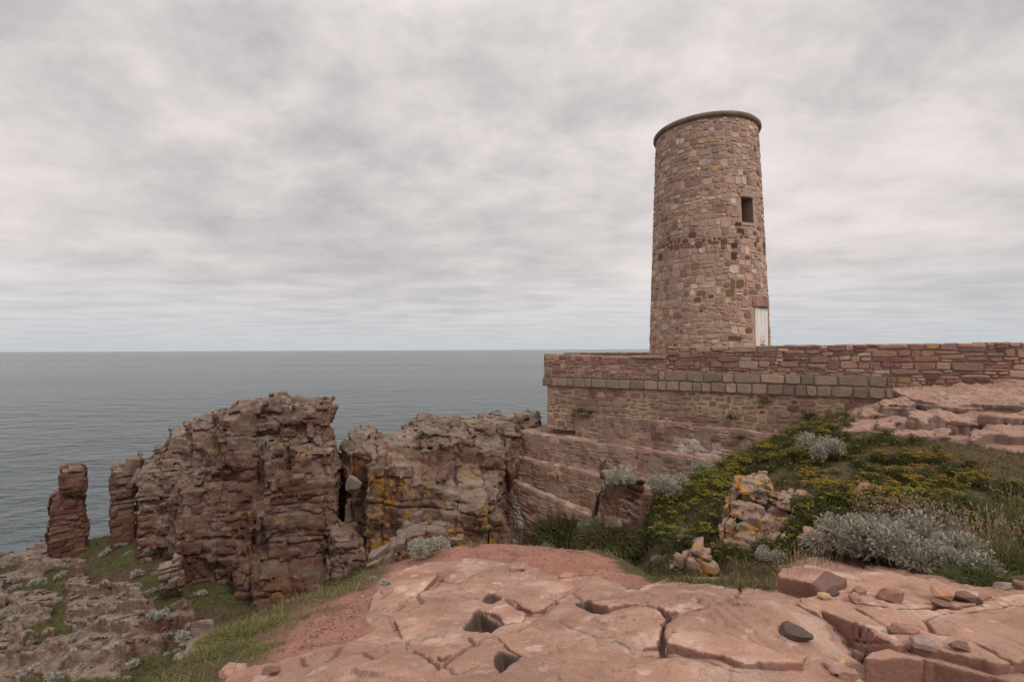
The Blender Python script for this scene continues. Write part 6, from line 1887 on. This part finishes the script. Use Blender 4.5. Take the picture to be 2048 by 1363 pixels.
def build_stones():
    rg = np.random.default_rng(90)
    red, pink, tan, dark, black, grey, org = (.28, .145, .112), (.37, .21, .16), (.44, .275, .155), (.19, .105, .085), (.105, .075, .063), (.30, .22, .185), (.42, .23, .14)
    def put(x0, x1, y0, y1, rz, asp, tilt, col, lab, name="loose_stone", sink=.12, seed=[100]):
        """photo box of the stone; rz turn, asp height against width"""
        seed[0] += 1
        cx, yb = (x0 + x1) / 2, y1
        h = cast(cx, (y0 + 2 * y1) / 3)
        if h is None: return
        dep = h[0] @ FW
        w = (x1 - x0) / F * dep
        me = stone_mesh(name, (w, w * .72, w * asp), seed[0], col)
        o = bpy.data.objects.new(name, me); C.objects.link(o)
        o.location = h[0] - np.array((0, 0, sink * w * asp)); o.rotation_euler = (tilt[0], tilt[1], rz)
        tag(o, lab, "stone")
    q = lambda a, b, c, d: (1340 + a * .3457, 1340 + b * .3457, 860 + c * .3457, 860 + d * .3457)
    put(*q(810, 1000, 850, 942), .5, .28, (.05, -.22), dark, "long dark flat stone leaning on the rear block of the front rocks")
    put(*q(855, 935, 930, 992), -.5, .42, (0, .1), tan, "small tan stone at the corner edge of the front block")
    put(*q(1020, 1102, 935, 1008), .8, .6, (.1, .2), pink, "pinkish wedge-shaped stone on the front block, left of the biggest stone")
    put(*q(1060, 1136, 900, 965), .2, .6, (0, 0), red, "mauve stone right behind the pinkish wedge-shaped stone")
    put(*q(1205, 1332, 922, 1014), .1, .62, (0, .05), red, "biggest angular reddish stone lying on the front block")
    put(*q(1510, 1632, 985, 1018), .2, .2, (0, .05), dark, "thin dark flat stone under the orange-tan stone")
    put(*q(1520, 1636, 938, 1000), -.3, .38, (0, .12), org, "orange-tan flat stone near the right edge of the front rocks", sink=-.25)
    put(*q(1640, 1772, 942, 998), .1, .36, (.05, 0), dark, "dark mauve stone right of the orange-tan stone")
    put(*q(1762, 1842, 952, 986), .3, .4, (0, 0), red, "small reddish stone at the end of the row on the front rocks")
    put(*q(640, 812, 1112, 1232), -.75, .26, (0, .05), black, "black wedge of shale lying on the slab below the front block", sink=0)
    put(*q(1290, 1432, 1118, 1196), -.45, .30, (.1, .1), red, "flat reddish stone low on the face of the front block")
    put(*q(1250, 1312, 1128, 1192), .2, .6, (0, 0), dark, "dark stone tucked left of the flat reddish stone")
    put(*q(1400, 1512, 1192, 1268), -.3, .5, (0, .1), grey, "greyish rounded stone below the flat reddish stone")
    put(*q(1618, 1722, 1232, 1276), -.35, .34, (0, 0), dark, "dark brick-shaped stone at the lower right in the slab crack")
    put(*q(394, 436, 988, 1022), .2, .55, (0, 0), pink, "tiny pink stone in the crack between two slabs")
    put(*q(914, 982, 930, 962), .1, .4, (0, 0), black, "small dark stone under the long dark flat stone")
    r = lambda a, b, c, d: (1140 + a * .4434, 1140 + b * .4434, 1060 + c * .4434, 1060 + d * .4434)
    put(*r(1160, 1252, 600, 662), .2, .5, (0, 0), pink, "pale rounded stone in the gap at the bottom edge, left of two others")
    put(*r(1208, 1286, 628, 683), -.3, .6, (0, 0), pink, "pink stone at the very bottom edge below the pale rounded stone")
    put(*r(1188, 1256, 575, 612), .4, .4, (0, 0), tan, "ochre flat stone in the gap behind the pale rounded stone")
    put(*r(1268, 1326, 556, 604), .1, .8, (0, .2), dark, "dark upright stone wedged in the gap between the two front blocks")
    put(*r(1925, 1995, 238, 276), .1, .5, (0, 0), grey, "grey-brown stone on the slab edge near the right border")
    put(*r(1998, 2048, 226, 282), .6, .8, (0, 0), dark, "lumpy dark stone cut by the right border")
    put(*q(1083, 1192, 328, 394), .1, .62, (0, .05), red, "reddish angular stone among the orange-yellow flowers on the mound")
    put(*q(1238, 1284, 370, 404), .3, .6, (0, 0), pink, "small pink stone right of the reddish stone on the mound")
    put(*q(758, 806, 300, 334), .8, .8, (0, .2), red, "small reddish stone above the lichened rocks")
    put(435, 490, 1320, 1358, .3, .5, (0, 0), pink, "pale pink stone half buried in the dirt at the bottom left of the path", sink=.4)
    put(525, 560, 1330, 1352, -.3, .4, (0, 0), dark, "dark red stone beside the slab at the bottom left of the path", sink=.3)
    put(1020, 1052, 1128, 1142, .1, .35, (0, 0), pink, "pale pink flat stone on the dirt behind the slab, left one of two", sink=.3)
    put(1118, 1150, 1146, 1158, .1, .25, (0, 0), (.42, .20, .15), "thin red flat stone on the dirt behind the slab, right one of two", sink=.2)
    wm = 27 / F * 22.6
    me = stone_mesh("chockstone", (wm, wm * .9, wm * 1.05), 431, (.19, .15, .118))
    o = bpy.data.objects.new("chockstone", me); C.objects.link(o)
    o.location = P(697, 981, 22.6); o.rotation_euler = (.15, .5, .5)
    tag(o, "pale chockstone wedged high in the dark chasm", "stone")
    for (px, py, d, w, lab) in ((279, 966, 29.0, 26, "grey boulder leaning in the notch between the square-topped stack and the big rock mass"), (262, 948, 29.4, 30, "block perched behind the square-topped stack, left of the leaning grey boulder")):
        wm = w / F * d
        me = stone_mesh("boulder", (wm, wm * .8, wm * 1.15), 400 + px, (.20, .145, .11))
        o = bpy.data.objects.new("boulder", me); C.objects.link(o)
        o.location = P(px, py, d); o.rotation_euler = (.1, .25, .4)
        tag(o, lab, "stone")
    # gravel strewn over the path
    soil = (G_TURF < .2) & (G_SP > .05) & (GV[:, 0] < 2.2) & (GV[:, 1] > 2.5)
    rockish = np.zeros(len(GV), bool)
    x, y = GV[:, 0], GV[:, 1]
    soil &= sdf_poly(x, y, SLABP, 1.0) < -.04
    c = hit1(660, 1235)
    w = soil * (.30 + np.exp(-(((x - c[0]) / .5) ** 2 + ((y - c[1]) / .45) ** 2))) * (np.clip(GV[:, 1], 0, 30) ** 1.5)
    n = 5200
    idx = rg.choice(len(GV), n, p=w / w.sum())
    b = GV[idx] + np.concatenate([rg.normal(size=(n, 2)) * .02, np.zeros((n, 1))], 1)
    oct_ = np.array([(1, 0, 0), (0, 1, 0), (-1, 0, 0), (0, -1, 0), (.15, .1, 1), (0, 0, -.6)], float)
    fo = np.array([(0, 1, 4), (1, 2, 4), (2, 3, 4), (3, 0, 4), (1, 0, 5), (2, 1, 5), (3, 2, 5), (0, 3, 5)])
    s = (.004 + .016 * rg.random(n) ** 3.0)
    a = rg.uniform(0, 6.28, n)
    pts = oct_[None] * (1 + rg.uniform(-.35, .35, (n, 6, 3)))
    R = np.stack([pts[..., 0] * np.cos(a)[:, None] - pts[..., 1] * np.sin(a)[:, None] * .7, pts[..., 0] * np.sin(a)[:, None] + pts[..., 1] * np.cos(a)[:, None] * .7, pts[..., 2] * .6], -1)
    V = (b[:, None] + R * s[:, None, None]).reshape(-1, 3)
    L = (np.arange(n)[:, None, None] * 6 + fo[None]).ravel()
    cl = np.array([(.25, .125, .092), (.20, .10, .078), (.29, .165, .125), (.16, .09, .07), (.34, .22, .17)])[rg.integers(0, 5, n)] * rg.uniform(.8, 1.2, n)[:, None]
    tag(link("gravel", fastmesh("gravel", V, L, np.full(n * 8, 3), np.repeat(cl, 6, 0), False), MAT_STONE), kind="stuff")

build_stones()
